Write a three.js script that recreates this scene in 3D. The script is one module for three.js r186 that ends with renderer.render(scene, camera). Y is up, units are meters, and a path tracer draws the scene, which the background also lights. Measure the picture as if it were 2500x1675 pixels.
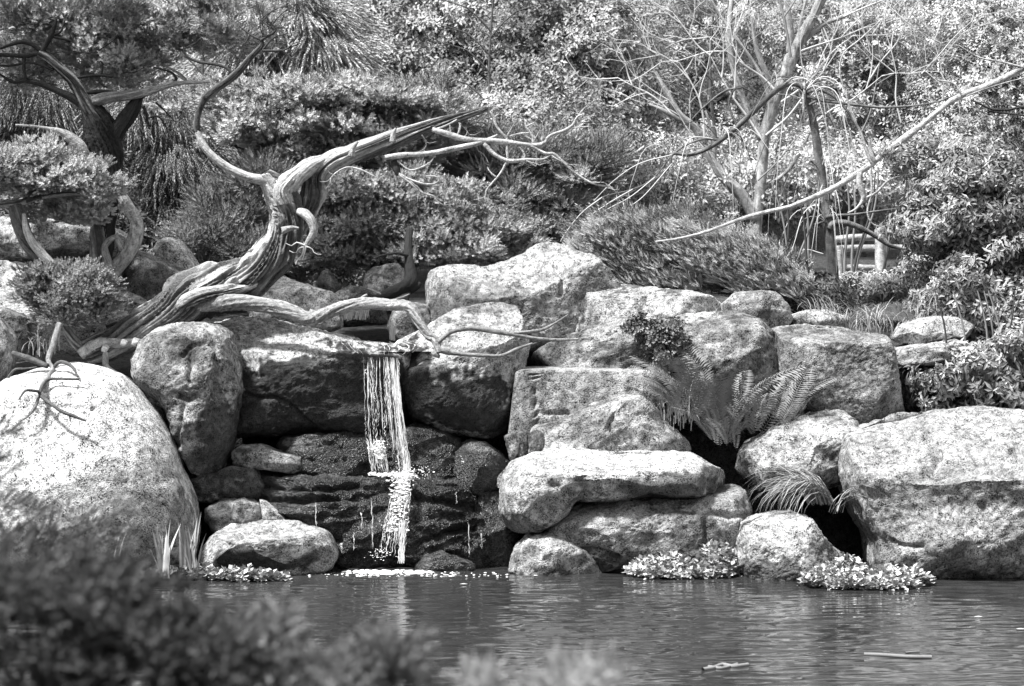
import * as THREE from 'three';
import { ImprovedNoise } from 'three/addons/math/ImprovedNoise.js';
import { mergeGeometries } from 'three/addons/utils/BufferGeometryUtils.js';

// ---------------------------------------------------------------- camera, sky, sun, exposure
const scene = new THREE.Scene();
const FOV = 15.66, EYE = new THREE.Vector3(0, 2, 20), FPX = 837.5 / Math.tan(FOV * Math.PI / 360), PITCH = Math.atan(56.5 / FPX);
const camera = new THREE.PerspectiveCamera(FOV, 2500 / 1675, 0.1, 600);
camera.position.copy(EYE);
camera.rotation.x = -PITCH;
camera.focus = 20; camera.userData.fStop = 5.6;
const renderer = new THREE.WebGLRenderer({ antialias: true });
renderer.toneMapping = THREE.LinearToneMapping;
renderer.toneMappingExposure = 2.5;
renderer.shadowMap.enabled = true;
{ // pale, evenly clouded sky: brighter towards the zenith, as a cloudy sky is
  const w = 64, h = 32, d = new Float32Array(w * h * 4);
  for (let y = 0; y < h; y++) for (let x = 0; x < w; x++) {
    const e = Math.sin(((y + 0.5) / h - 0.5) * Math.PI), v = 0.56 * (1 + 2 * Math.max(e, 0)) / 3 * (e < 0 ? 0.5 : 1);
    d.set([v, v, v, 1], (y * w + x) * 4);
  }
  const t = new THREE.DataTexture(d, w, h, THREE.RGBAFormat, THREE.FloatType);
  t.mapping = THREE.EquirectangularReflectionMapping; t.magFilter = THREE.LinearFilter; t.needsUpdate = true;
  scene.background = t; scene.environment = t;
}
const sun = new THREE.DirectionalLight(0xffffff, 4.3);
sun.position.set(-16, 33, 8); sun.target.position.set(0, 1, -2);
sun.castShadow = true; sun.shadow.radius = 12; sun.shadow.mapSize.set(4096, 4096);
Object.assign(sun.shadow.camera, { left: -22, right: 22, top: 22, bottom: -22, near: 1, far: 90 });
scene.add(sun, sun.target);

// ---------------------------------------------------------------- helpers
const V = (x, y, z) => new THREE.Vector3(x, y, z);
const rng = (s) => () => { s = (s + 0x6d2b79f5) | 0; let t = Math.imul(s ^ (s >>> 15), 1 | s); t = (t + Math.imul(t ^ (t >>> 7), 61 | t)) ^ t; return ((t ^ (t >>> 14)) >>> 0) / 4294967296; };
const IN = new ImprovedNoise(), N3 = (x, y, z) => IN.noise(x + 100.3, y + 100.7, z + 100.1);
const fbm = (x, y, z, o = 4) => { let s = 0, a = 0.5, f = 1; for (let i = 0; i < o; i++) { s += a * N3(x * f, y * f, z * f + i * 7.3); a *= 0.5; f *= 2.03; } return s; };
const ridge = (x, y, z, o = 3) => { let s = 0, a = 0.5, f = 1; for (let i = 0; i < o; i++) { s += a * (1 - 2 * Math.abs(N3(x * f, y * f, z * f + i * 3.1))); a *= 0.5; f *= 2.1; } return s; };
const clamp = (v, a = 0, b = 1) => Math.min(b, Math.max(a, v)), mix = (a, b, t) => a + (b - a) * t, sst = (a, b, v) => { const t = clamp((v - a) / (b - a)); return t * t * (3 - 2 * t); };
const cP = Math.cos(PITCH), sP = Math.sin(PITCH);
const P = (px, py, z = 0) => {                         // a place of the scene: along the sight line of a picture point, at depth z
  const x = (px - 1250) / FPX, y = (837.5 - py) / FPX, dy = y * cP - sP, dz = -cP - y * sP, t = (z - EYE.z) / dz;
  return V(x * t, EYE.y + dy * t, z);
};
const M = (px, z = 0) => px * (EYE.z - z) / FPX;       // picture length to metres at depth z
const taken = {};
const numbered = (n) => { const k = taken[n] = (taken[n] ?? -1) + 1; return k ? `${n}_${String(k).padStart(3, '0')}` : n; };
const shade = (o) => { o.castShadow = o.receiveShadow = true; return o; };
function thing(name, label, category, base, group) {
  const o = new THREE.Group(); o.name = numbered(name); o.position.copy(base); scene.add(o);
  o.userData = { label, category }; if (group) o.userData.group = group;
  return o;
}
function part(parent, name, geo, mat, label) {          // geo in world coordinates of an unturned thing
  const b = parent.position; geo.translate(-b.x, -b.y, -b.z);
  const m = shade(new THREE.Mesh(geo, mat)); m.name = name; parent.add(m); if (label) m.userData.label = label;
  return m;
}
function solo(name, label, category, geo, mat, group) {
  geo.computeBoundingBox(); const bb = geo.boundingBox, b = V((bb.min.x + bb.max.x) / 2, bb.min.y, (bb.min.z + bb.max.z) / 2);
  geo.translate(-b.x, -b.y, -b.z);
  const m = shade(new THREE.Mesh(geo, mat)); m.name = numbered(name); m.position.copy(b); scene.add(m);
  m.userData = { label, category }; if (group) m.userData.group = group;
  return m;
}
function structure(name, geo, mat) { const m = shade(new THREE.Mesh(geo, mat)); m.name = name; m.userData = { kind: 'structure' }; scene.add(m); return m; }

// ---------------------------------------------------------------- materials
function grainTexture(seed, mean, amp, specks, size = 1024) {   // mineral grain, tiling
  const r = rng(seed), lay = [[4, 0.55], [8, 0.4], [32, 0.35]].map(([s, a]) => { const n = size / s; return { n, s, a, d: Float32Array.from({ length: n * n }, () => r() * 2 - 1) }; });
  const d = new Uint8Array(size * size * 4);
  for (let y = 0; y < size; y++) for (let x = 0; x < size; x++) {
    let v = 0;
    for (const { n, s, a, d } of lay) {
      const fx = x / s, fy = y / s, x0 = fx | 0, y0 = fy | 0, u = fx - x0, w = fy - y0, x1 = (x0 + 1) % n, y1 = (y0 + 1) % n;
      v += a * mix(mix(d[y0 * n + x0], d[y0 * n + x1], u), mix(d[y1 * n + x0], d[y1 * n + x1], u), w);
    }
    if (v < -specks) v *= 1.7;
    const c = clamp(mean + amp * v) * 255; d.set([c, c, c, 255], (y * size + x) * 4);
  }
  const t = new THREE.DataTexture(d, size, size); t.wrapS = t.wrapT = THREE.RepeatWrapping; t.magFilter = THREE.LinearFilter; t.generateMipmaps = true; t.minFilter = THREE.LinearMipmapLinearFilter; t.needsUpdate = true;
  return t;
}
const grain = grainTexture(5, 0.66, 0.85, 0.5), grain2 = grainTexture(9, 0.72, 0.4, 0.6, 512), grain3 = grainTexture(21, 0.82, 0.34, 0.5);
grain.repeat.set(0.95, 0.95); grain3.repeat.set(0.9, 0.9); grain2.repeat.set(2.2, 2.2);
const G = (v) => new THREE.Color().setRGB(v, v, v);
const std = (v, o = {}) => new THREE.MeshStandardMaterial({ color: G(v), roughness: 0.9, ...o });
const MAT = {
  stone: std(1, { vertexColors: true, map: grain, bumpMap: grain, bumpScale: 0.005, roughness: 0.95 }),
  smooth: std(1, { vertexColors: true, map: grain3, bumpMap: grain3, bumpScale: 0.003, roughness: 0.9 }),
  damp: new THREE.MeshPhysicalMaterial({ color: G(1), vertexColors: true, map: grain, bumpMap: grain, bumpScale: 0.014, roughness: 0.36, specularIntensity: 1 }),
  bark: std(1, { vertexColors: true, map: grain2, bumpMap: grain2, bumpScale: 0.006, roughness: 0.85 }),
  twig: std(0.5, { roughness: 0.8 }), darkTwig: std(0.05, { roughness: 0.85 }), greyTwig: std(0.22), paleTwig: std(0.55, { roughness: 0.8 }),
  driftwood: std(0.25, { map: grain2 }), cut: std(0.75, { map: grain2, bumpMap: grain2, bumpScale: 0.004 }),
  leaf: std(1, { side: THREE.DoubleSide, roughness: 0.55 }), gloss: std(1, { side: THREE.DoubleSide, roughness: 0.38 }),
  blade: std(0.3, { side: THREE.DoubleSide, roughness: 0.5 }), straw: std(0.42, { side: THREE.DoubleSide, roughness: 0.8 }),
  fern: std(0.18, { side: THREE.DoubleSide, roughness: 0.55 }), iris: std(0.34, { side: THREE.DoubleSide, roughness: 0.45 }),
  pond: new THREE.MeshPhysicalMaterial({ color: G(0.03), roughness: 0.05, ior: 1.33 }),
  stream: new THREE.MeshPhysicalMaterial({ color: G(0.95), roughness: 0.3, ior: 1.33, transmission: 0.5, thickness: 0 }), foam: std(0.92, { roughness: 0.5 }),
  soil: std(1, { vertexColors: true, map: grain, bumpMap: grain, bumpScale: 0.02 }),
  wood: std(1, { vertexColors: true, map: grain2, bumpMap: grain2, bumpScale: 0.004 }),
};
const setUV = (g) => {                                  // box projection in metres: each face from its own side
  const p = g.attributes.position, c = g.attributes.color, nn = g.attributes.normal, ix = g.index.array, key = new Map(), P2 = [], N2 = [], C2 = [], U2 = [], I2 = new Uint32Array(ix.length), a = V(0, 0, 0), b = V(0, 0, 0), e = V(0, 0, 0);
  for (let t = 0; t < ix.length; t += 3) {
    a.fromBufferAttribute(p, ix[t]); b.fromBufferAttribute(p, ix[t + 1]).sub(a); e.fromBufferAttribute(p, ix[t + 2]).sub(a); b.cross(e);
    const ax = Math.abs(b.x) > Math.abs(b.y) ? (Math.abs(b.x) > Math.abs(b.z) ? 0 : 2) : (Math.abs(b.y) > Math.abs(b.z) ? 1 : 2);
    for (let k = 0; k < 3; k++) {
      const i = ix[t + k], id = i * 3 + ax; let n = key.get(id);
      if (n === undefined) { n = P2.length / 3; key.set(id, n); const x = p.getX(i), y = p.getY(i), z = p.getZ(i); P2.push(x, y, z); N2.push(nn.getX(i), nn.getY(i), nn.getZ(i)); C2.push(c.getX(i), c.getY(i), c.getZ(i)); ax === 0 ? U2.push(z + 0.37, y) : ax === 1 ? U2.push(x, z + 0.61) : U2.push(x, y); }
      I2[t + k] = n;
    }
  }
  const o = new THREE.BufferGeometry(); for (const [n, d, w] of [['position', P2, 3], ['normal', N2, 3], ['color', C2, 3], ['uv', U2, 2]]) o.setAttribute(n, new THREE.Float32BufferAttribute(d, w)); o.setIndex(new THREE.BufferAttribute(I2, 1)); return o;
};

// ---------------------------------------------------------------- rocks
const cubes = {};
function cubeSphere(n) {
  if (cubes[n]) return cubes[n];
  const dirs = [], idx = [], key = new Map();
  const at = (v) => { const k = v.map((c) => Math.round(c * n)).join(); if (!key.has(k)) { key.set(k, dirs.length); const t = v.map((c) => Math.tan(c * Math.PI / 4)), l = Math.hypot(...t); dirs.push(t.map((c) => c / l)); } return key.get(k); };
  for (const [a, b, c, s] of [[0, 1, 2, 1], [1, 0, 2, -1], [1, 2, 0, 1], [2, 1, 0, -1], [2, 0, 1, 1], [0, 2, 1, -1]])
    for (let i = 0; i < n; i++) for (let j = 0; j < n; j++) {
      const q = [[i, j], [i + 1, j], [i + 1, j + 1], [i, j + 1]].map(([u, w]) => { const v = [0, 0, 0]; v[a] = u / n * 2 - 1; v[b] = w / n * 2 - 1; v[c] = s; return at(v); });
      idx.push(q[0], q[1], q[2], q[0], q[2], q[3]);
    }
  return cubes[n] = { dirs, idx };
}
let rockSeed = 1;
// outline: picture points round the stone; o: depth z, half thickness d, squareness n, ridge row of its top facet, cut facets, cracks, patches
function rockGeo(outline, o) {
  const seed = o.seed ?? rockSeed++, r = rng(seed * 977 + 13), z = o.z ?? 0, D = o.d ?? 0.5, n = o.n ?? 2.6;
  const pts = outline.map(([x, y]) => P(x, y, z));
  let A = 0, cx = 0, cy = 0;
  pts.forEach((p, i) => { const q = pts[(i + 1) % pts.length], k = p.x * q.y - q.x * p.y; A += k; cx += (p.x + q.x) * k; cy += (p.y + q.y) * k; });
  cx /= 3 * A; cy /= 3 * A;
  const K = 720, raw = new Float32Array(K), R = new Float32Array(K);
  for (let k = 0; k < K; k++) {
    const a = k / K * Math.PI * 2, dx = Math.cos(a), dy = Math.sin(a); let best = 0.01;
    pts.forEach((p, i) => {
      const q = pts[(i + 1) % pts.length], ex = q.x - p.x, ey = q.y - p.y, den = dx * ey - dy * ex; if (Math.abs(den) < 1e-9) return;
      const t = ((p.x - cx) * ey - (p.y - cy) * ex) / den, u = ((p.x - cx) * dy - (p.y - cy) * dx) / den;
      if (t > 0 && u >= -1e-6 && u <= 1 + 1e-6) best = Math.max(best, t);
    });
    raw[k] = best;
  }
  const sm = o.smooth ?? 3; for (let k = 0; k < K; k++) { let s = 0; for (let j = -sm; j <= sm; j++) s += raw[(k + j + K) % K]; R[k] = s / (2 * sm + 1); }
  const size = Math.sqrt(Math.abs(A) / 2), ymax = Math.max(...pts.map((p) => p.y)), ymin = Math.min(...pts.map((p) => p.y)), xs = pts.map((p) => p.x), w = Math.max(...xs) - Math.min(...xs);
  const cuts = [];
  for (const t of [o.top ?? []].flat()) if (typeof t === 'number') { const y0 = P(1250, t, z + D * 0.8).y, nz = ymax - y0, ny = D * (o.back ?? 1.1), l = Math.hypot(nz, ny); cuts.push([V(cx, y0, z + D * 0.9), V((o.tilt ?? 0), ny / l, nz / l).normalize()]); }
  for (const [px, py, dz, nx, ny, nz] of o.cuts ?? []) cuts.push([P(px, py, z + dz * D), V(nx, ny, nz).normalize()]);
  for (let k = 0; k < (o.facets ?? 7); k++) {
    const a = r() * 6.28, b = (r() * 1.3 - 0.35), nn = V(Math.cos(a) * Math.cos(b), Math.sin(a) * Math.cos(b), Math.sin(b) + 0.5).normalize();
    const ext = Math.hypot(nn.x * w / 2, nn.y * (ymax - ymin) / 2, nn.z * D) * (0.92 + r() * 0.14);
    cuts.push([V(cx, cy, z).addScaledVector(nn, ext), nn]);
  }
  if (o.facets !== 0) for (let k = 0; k < (o.front ?? 5); k++) { const nn = V((r() - 0.5) * 1.5, (r() - 0.4) * 1.2, 0.85).normalize(), ext = Math.hypot(nn.x * w / 2, nn.y * (ymax - ymin) / 2, nn.z * D) * (0.8 + r() * 0.14); cuts.push([V(cx, cy, z).addScaledVector(nn, ext), nn]); }
  const N = o.res ?? clamp(Math.round(size * 62), 16, 92), { dirs, idx } = cubeSphere(N), pos = new Float32Array(dirs.length * 3), v = V(0, 0, 0), f = V(0, 0, 0);
  const sx = r() * 50, am = (o.amp ?? 1) * Math.min(size, 0.9);
  dirs.forEach(([dx, dy, dz], i) => {
    const rho = Math.hypot(dx, dy), l = Math.pow(Math.pow(rho, n) + Math.pow(Math.abs(dz), n), 1 / n), a = (Math.atan2(dy, dx) / (2 * Math.PI) + 1) % 1 * K, k0 = Math.floor(a) % K, R0 = mix(R[k0], R[(k0 + 1) % K], a - Math.floor(a));
    v.set(cx + R0 * rho / l * (rho ? dx / rho : 0), cy + R0 * rho / l * (rho ? dy / rho : 0), z + D * dz / l);
    v.z += dz > 0 ? D * (o.dent ?? 0.15) * N3(v.x * 2.3 + sx, v.y * 2.3, 1) : 0;
    for (const [p, nn] of cuts) { const h = f.subVectors(v, p).dot(nn); if (h > 0) v.addScaledVector(nn, -h * 0.94); }
    pos.set([v.x, v.y, v.z], i * 3);
  });
  const g = new THREE.BufferGeometry(); g.setAttribute('position', new THREE.BufferAttribute(pos, 3)); g.setIndex(idx); g.computeVertexNormals();
  const nm = g.attributes.normal.array, cr = (o.cracks ?? []).map((c) => ({ w: M(c.w ?? 5, z), d: c.d ?? 0.05, pts: c.p.map(([x, y]) => P(x, y, z)) }));
  const segd = (x, y, a, b) => { const ex = b.x - a.x, ey = b.y - a.y, t = clamp(((x - a.x) * ex + (y - a.y) * ey) / (ex * ex + ey * ey)); return Math.hypot(x - a.x - ex * t, y - a.y - ey * t); };
  for (let i = 0; i < pos.length; i += 3) {
    const x = pos[i] + sx, y = pos[i + 1], zz = pos[i + 2];
    let h = am * (0.1 * fbm(x * 2.1, y * 2.1, zz * 2.1, 3) + (o.rug ?? 0.032) * (ridge(x * 4.5, y * 6.5, zz * 4.5, 3) - 0.4)) + (o.fine ?? 1) * (0.015 * fbm(x * 13, y * 16, zz * 13, 3) + 0.005 * N3(x * 42, y * 48, zz * 42));
    if (o.strata) h += o.strata * (Math.abs(((y * 7 + fbm(x * 1.5, y * 3, zz * 1.5, 3) * 2.4) % 1 + 1) % 1 - 0.5) - 0.25);
    if (nm[i + 2] > -0.2) for (const c of cr) { let dd = 9; for (let k = 0; k + 1 < c.pts.length; k++) dd = Math.min(dd, segd(x - sx + 0.02 * N3(x * 9, y * 9, 3), y + 0.02 * N3(x * 9, y * 9, 8), c.pts[k], c.pts[k + 1])); h -= c.d * Math.exp(-dd * dd / (c.w * c.w)); }
    pos[i] += nm[i] * h; pos[i + 1] += nm[i + 1] * h; pos[i + 2] += nm[i + 2] * h;
  }
  g.computeVertexNormals();
  // mineral colour, lichen, drip stains, wet patches and painted shade spots, with ragged outlines
  const col = new Float32Array(pos.length), base = o.c ?? 0.36, spots = (o.spots ?? []).map(([px, py, rx, ry, c, a = 1]) => { const p = P(px, py, z); return { x: p.x, y: p.y, rx: M(rx, z), ry: M(ry, z), c, a }; });
  for (let i = 0; i < pos.length; i += 3) {
    const x = pos[i] + sx, y = pos[i + 1], zz = pos[i + 2], n1 = fbm(x * 1.7, y * 1.7, zz * 1.7, 3), n2 = fbm(x * 6, y * 6, zz * 6, 3), n3 = N3(x * 24, y * 24, zz * 24), n4 = N3(x * 55, y * 55, zz * 55);
    let c = base * clamp(1 + (o.patch ?? 1) * (0.9 * n1 + 1.25 * n2) + 0.5 * n3 + 0.5 * n4, 0.15, 2);
    if (o.streak) { const s = fbm(x * 8 + zz * 4, y * 0.9, zz * 5, 3) + 0.45 * n2; c *= 1 - o.streak * sst(0.02, 0.16, s); }
    const li = fbm(x * 3.3 + 9, y * 3.3, zz * 3.3, 4) + 0.3 * n3; c = mix(c, 0.62, (o.lichen ?? 0.4) * sst(0.17, 0.3, li));
    const mo = fbm(x * 2.7 - 20, y * 2.7, zz * 2.7, 4) + 0.25 * n3; c *= 1 - (o.moss ?? 0.5) * sst(0.12, 0.26, mo);
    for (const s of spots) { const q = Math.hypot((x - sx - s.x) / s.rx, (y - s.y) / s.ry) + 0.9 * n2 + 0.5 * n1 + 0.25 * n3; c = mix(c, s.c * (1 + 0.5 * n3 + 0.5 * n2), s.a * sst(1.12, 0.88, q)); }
    c = clamp(c, 0.012, 0.8); col[i] = col[i + 1] = col[i + 2] = c;
  }
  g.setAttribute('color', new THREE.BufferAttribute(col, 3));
  return setUV(g);
}
const rock = (label, outline, o = {}) => solo(o.name ?? 'boulder', label, o.cat ?? 'boulder', rockGeo(outline, o), o.wet ? MAT.damp : MAT.stone);
// ---------------------------------------------------------------- tubes: trunks, limbs, twigs
function tube(pts, z, o = {}) {         // pts: [px, py, radius px, (dz)]
  const w = pts.map((p) => P(p[0], p[1], z + (p[3] ?? 0))), rad = pts.map((p) => M(p[2], z)), curve = new THREE.CatmullRomCurve3(w, false, 'centripetal'), len = curve.getLength();
  const rmax = Math.max(...rad), seg = o.seg ?? (rmax > 0.11 ? 110 : rmax > 0.07 ? 64 : rmax > 0.03 ? 32 : rmax > 0.012 ? 9 : 5), step = o.step ?? (rmax > 0.07 ? 0.014 : rmax > 0.03 ? 0.018 : 0.03), n = Math.max(3, Math.round(len / step)), s0 = (o.seed ?? pts[0][0] * 0.37 + pts[0][1] * 0.11) % 61;
  const pos = [], idx = [], col = [], c = V(0, 0, 0), t = V(0, 0, 0), N = V(0, 0, 0), B = V(0, 0, 0), rg = o.ridge ?? 0, twist = o.twist ?? 2, base = o.c ?? 0.3;
  for (let i = 0; i <= n; i++) {
    const u = i / n; curve.getPoint(u, c); curve.getTangent(u, t);
    if (!i) N.crossVectors(t, Math.abs(t.z) < 0.9 ? V(0, 0, 1) : V(0, 1, 0)).normalize(); else N.addScaledVector(t, -N.dot(t)).normalize();
    B.crossVectors(t, N);
    const k = u * (pts.length - 1), k0 = Math.min(pts.length - 2, Math.floor(k)); let R = mix(rad[k0], rad[k0 + 1], k - k0), s = u * len;
    R *= 1 + (o.knob ?? 0.12) * N3(s * 6 + s0, s0, 2);
    for (let j = 0; j < seg; j++) {
      const a = j / seg * Math.PI * 2, ta = a + twist * s, ca = Math.cos(ta), sa = Math.sin(ta);
      let q = R;
      const wob = 0.35 * N3(s * 3, ca * 2, s0);
      const barky = sst(-0.1, 0.14, fbm(ca * 0.9 + s0, sa * 0.9, s * 1.3, 3) + 0.06), gk = mix(0.25, 1.15, barky);
      if (rg) { const g1 = N3(ca * 2.6 + s0, sa * 2.6 + wob, s * 0.9) / 0.075, g2 = N3(ca * 6.5, sa * 6.5 + s0 + wob, s * 1.6) / 0.13; q *= 1 + rg * (0.9 * (ridge(ca * 1.4 + s0, sa * 1.4, s * 0.8, 2) - 0.3) - 1.5 * gk * Math.exp(-g1 * g1) - 0.9 * gk * Math.exp(-g2 * g2) + gk * (0.3 * N3(ca * 8, sa * 8, s * 16 + s0) + 0.35 * ridge(ca * 3, sa * 3 + s0, s * 9, 2) - 0.1) + 1.1 * sst(0.38, 0.6, N3(ca * 1.3 + s0, sa * 1.3, s * 5))); }
      pos.push(c.x + q * (Math.cos(a) * N.x + Math.sin(a) * B.x), c.y + q * (Math.cos(a) * N.y + Math.sin(a) * B.y), c.z + q * (Math.cos(a) * N.z + Math.sin(a) * B.z));
      let v = base; if (o.c2 !== undefined) v = mix(o.c2, base, rg ? clamp(barky * 1.1 - 4 * (o.bias ?? 0)) : sst(-0.06, 0.1, fbm(ca * 1.1 + s0, sa * 1.1, s * 0.8 + 5, 3)));
      v *= 1 + 0.75 * N3(ca * 6 + s0, sa * 6, s * 1.4) + 0.6 * N3(ca * 13, sa * 13, s * 3.5) + 0.3 * N3(ca * 12, sa * 12, s * 24);
      col.push(...Array(3).fill(clamp(v, 0.01, 0.85)));
      if (i < n) { const p = i * seg + j, q2 = i * seg + (j + 1) % seg; idx.push(p, q2, p + seg, q2, q2 + seg, p + seg); }
    }
  }
  for (const [i, u] of [[0, 0], [n, 1]]) { const p = curve.getPoint(u), k = pos.length / 3; pos.push(p.x, p.y, p.z); col.push(base, base, base); for (let j = 0; j < seg; j++) { const a = i * seg + j, b = i * seg + (j + 1) % seg; i ? idx.push(a, b, k) : idx.push(b, a, k); } }
  const g = new THREE.BufferGeometry(); g.setAttribute('position', new THREE.Float32BufferAttribute(pos, 3)); g.setAttribute('color', new THREE.Float32BufferAttribute(col, 3)); g.setIndex(idx); g.computeVertexNormals();
  return setUV(g);
}
const limb = (parent, name, pts, z, o = {}, mat = MAT.bark) => part(parent, name, tube(pts, z, o), mat, o.label);
// ---------------------------------------------------------------- leaves
function tris(list) { const g = new THREE.BufferGeometry(); g.setAttribute('position', new THREE.Float32BufferAttribute(list, 3)); g.computeVertexNormals(); return g; }
function needleSprig(seed, L, n, nl, wd, open = 0.75) {      // grows along +y
  const r = rng(seed), out = [];
  for (let k = 0; k < n; k++) {
    const t = k / n, a = k * 2.4 + r(), y = t * L, e = open * (1 - 0.55 * t), l = nl * (0.7 + 0.6 * r()), dx = Math.cos(a) * Math.sin(e), dz = Math.sin(a) * Math.sin(e), dy = Math.cos(e), px = -Math.sin(a) * wd, pz = Math.cos(a) * wd;
    out.push(px, y, pz, -px, y, -pz, dx * l, y + dy * l, dz * l);
  }
  return tris(out);
}
function leafSprig(seed, n, L, l, w, droop = 0.2) {
  const r = rng(seed), out = [];
  for (let k = 0; k < n; k++) {
    const a = k * 2.4 + r(), y = L * k / n, e = 0.7 + r() * 0.8, d = V(Math.cos(a) * Math.sin(e), Math.cos(e) - droop, Math.sin(a) * Math.sin(e)).normalize(), s = V(-Math.sin(a), (r() - 0.5) * 0.8, Math.cos(a)).normalize(), ll = l * (0.7 + r() * 0.6), b = V(d.x * 0.01, y, d.z * 0.01);
    const m = b.clone().addScaledVector(d, ll * 0.45), tip = b.clone().addScaledVector(d, ll).add(V(0, -ll * 0.2, 0)), f = m.clone().add(V(0, -w * 0.35, 0));
    for (const q of [1, -1]) { const e1 = m.clone().addScaledVector(s, q * w); out.push(...b.toArray(), ...e1.toArray(), ...f.toArray(), ...f.toArray(), ...e1.toArray(), ...tip.toArray()); }
  }
  return tris(out);
}
const SPRIG = {
  juniper: needleSprig(1, 0.05, 16, 0.024, 0.0052, 1.0), fine: needleSprig(2, 0.07, 18, 0.03, 0.0045, 0.85), droop: needleSprig(3, 0.15, 22, 0.034, 0.0052, 0.5), feather: needleSprig(4, 0.1, 22, 0.03, 0.0048, 0.75),
  small: leafSprig(5, 9, 0.12, 0.045, 0.0105), broad: leafSprig(6, 7, 0.12, 0.085, 0.022), nandina: leafSprig(7, 6, 0.1, 0.085, 0.016, 0.35), far: leafSprig(8, 9, 0.2, 0.07, 0.015), cress: leafSprig(9, 5, 0.03, 0.035, 0.014, -0.2),
};
// pads: [px, py, rx px, ry px, z, rz m]; leaves sit in clumps over and through each pad
function foliage(parent, pads, geo, o = {}) {
  const r = rng(o.seed ?? 3), mat = o.mat ?? MAT.leaf, list = [], cols = [], b = parent.position, total = pads.reduce((s, p) => s + p[2] * p[3], 0), per = o.per ?? 22, cr = o.clump ?? 0.1;
  const q = new THREE.Quaternion(), q2 = new THREE.Quaternion(), up = V(0, 1, 0), d = V(0, 0, 0), gauss = () => r() + r() + r() - 1.5;
  for (const [px, py, rx, ry, z, rz] of pads) {
    const c = P(px, py, z), X = M(rx, z), Y = M(ry, z), K = Math.max(2, Math.round((o.n ?? 4000) * rx * ry / total / per));
    for (let k = 0; k < K; k++) {
      d.set(gauss(), gauss(), gauss() + (o.front ?? 0.25)).normalize();
      const fill = o.fill ?? 0.35, rr = (1 - fill * r() * r()) * (1 + (o.lump ?? 0.5) * N3(d.x * 2.5 + px * 0.01, d.y * 2.5 + py * 0.01, d.z * 2.5));
      const ux = d.x * rr, uy = d.y * rr * (d.y < 0 ? (o.flat ?? 0.75) : 1), uz = d.z * rr, cc = V(c.x + ux * X, c.y + uy * Y, c.z + uz * rz);
      if (N3(cc.x * (o.gf ?? 3.6) + px, cc.y * (o.gf ?? 3.6) * 1.6, cc.z * 3) < (o.gap ?? -0.22)) continue;
      const tone = (o.c ?? 0.16) * (1 + 0.55 * gauss()) * (1 + 0.7 * N3(cc.x * 1.3, cc.y * 1.3, cc.z * 1.3 + 4));
      const out = V(d.x * 0.8, d.y * 0.5 + (o.up ?? 0.55), d.z * 0.8).normalize(), ks = cr * (0.4 + 1.2 * r());
      for (let m = 0; m < per; m++) {
        const e = V(gauss(), gauss(), gauss()).normalize(), h = Math.sqrt(r());
        const p = V(cc.x + e.x * ks * h * (o.wide ?? 1.2), cc.y + e.y * ks * h * 0.65, cc.z + e.z * ks * h * 1.2);
        const g = V(e.x * 0.8 + out.x * 0.9 + (o.lean ?? 0), e.y * 0.6 + out.y * 0.9 + (o.rise ?? 0), e.z * 0.8 + out.z * 0.9).normalize();
        q.setFromUnitVectors(up, g); q2.setFromAxisAngle(up, r() * 6.28); q.multiply(q2);
        const s = (o.size ?? 1) * (0.65 + 0.7 * r());
        list.push(new THREE.Matrix4().compose(p.sub(b), q, V(s, s, s))); cols.push(clamp(tone * (0.7 + 0.6 * r()), 0.015, 0.6));
      }
    }
  }
  const im = shade(new THREE.InstancedMesh(geo, mat, list.length)); im.name = o.name ?? 'foliage'; im.userData.kind = 'stuff';
  list.forEach((m, i) => { im.setMatrixAt(i, m); im.setColorAt(i, G(cols[i])); }); parent.add(im);
  return im;
}
// ---------------------------------------------------------------- the ground
const PROFILE = [[40, 0.35], [17.6, 0.3], [16, -0.7], [0.05, -0.7], [-0.35, 0.5], [-0.8, 1.3], [-1.3, 1.6], [-2.5, 1.85], [-5, 2.1], [-9, 2.4], [-14, 2.9], [-22, 5], [-34, 9.5], [-60, 12], [-300, 12]];
function groundY(x, z) {
  const s = z > -2 && z < 8 ? z - 0.55 * sst(-2, -2.9, x) - 0.4 * sst(2.9, 4.2, x) : z;
  let k = 0; while (k < PROFILE.length - 2 && s < PROFILE[k + 1][0]) k++;
  const [z0, y0] = PROFILE[k], [z1, y1] = PROFILE[k + 1];
  return mix(y0, y1, clamp((z0 - s) / (z0 - z1))) + 0.12 * fbm(x * 0.8, z * 0.8, 3, 4) * (s > 0.2 ? 0.3 : 1);
}
{
  const xs = [], zs = []; for (let i = -110; i <= 110; i++) xs.push(Math.sign(i) * (Math.abs(i) * 0.09 + Math.pow(Math.abs(i) / 110, 4) * 190)); for (let i = 0; i <= 230; i++) { const t = i / 230; zs.push(t < 0.25 ? mix(40, 2, t / 0.25) : t < 0.75 ? mix(2, -7, (t - 0.25) / 0.5) : mix(-7, -300, Math.pow((t - 0.75) / 0.25, 2.2))); }
  const pos = [], col = [], idx = [], n = xs.length;
  zs.forEach((z, j) => xs.forEach((x, i) => { pos.push(x, groundY(x, z), z); const c = 0.09 * (1 + 0.9 * fbm(x * 3, z * 3, 1, 4)); col.push(c, c, c); if (i && j) { const a = (j - 1) * n + i - 1; idx.push(a, a + 1, a + n, a + 1, a + n + 1, a + n); } }));
  const g = new THREE.BufferGeometry(); g.setAttribute('position', new THREE.Float32BufferAttribute(pos, 3)); g.setAttribute('color', new THREE.Float32BufferAttribute(col, 3)); g.setIndex(idx); g.computeVertexNormals(); structure('ground', setUV(g), MAT.soil);
}
const LEVEL = 0.07;                                      // of the pond
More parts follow.
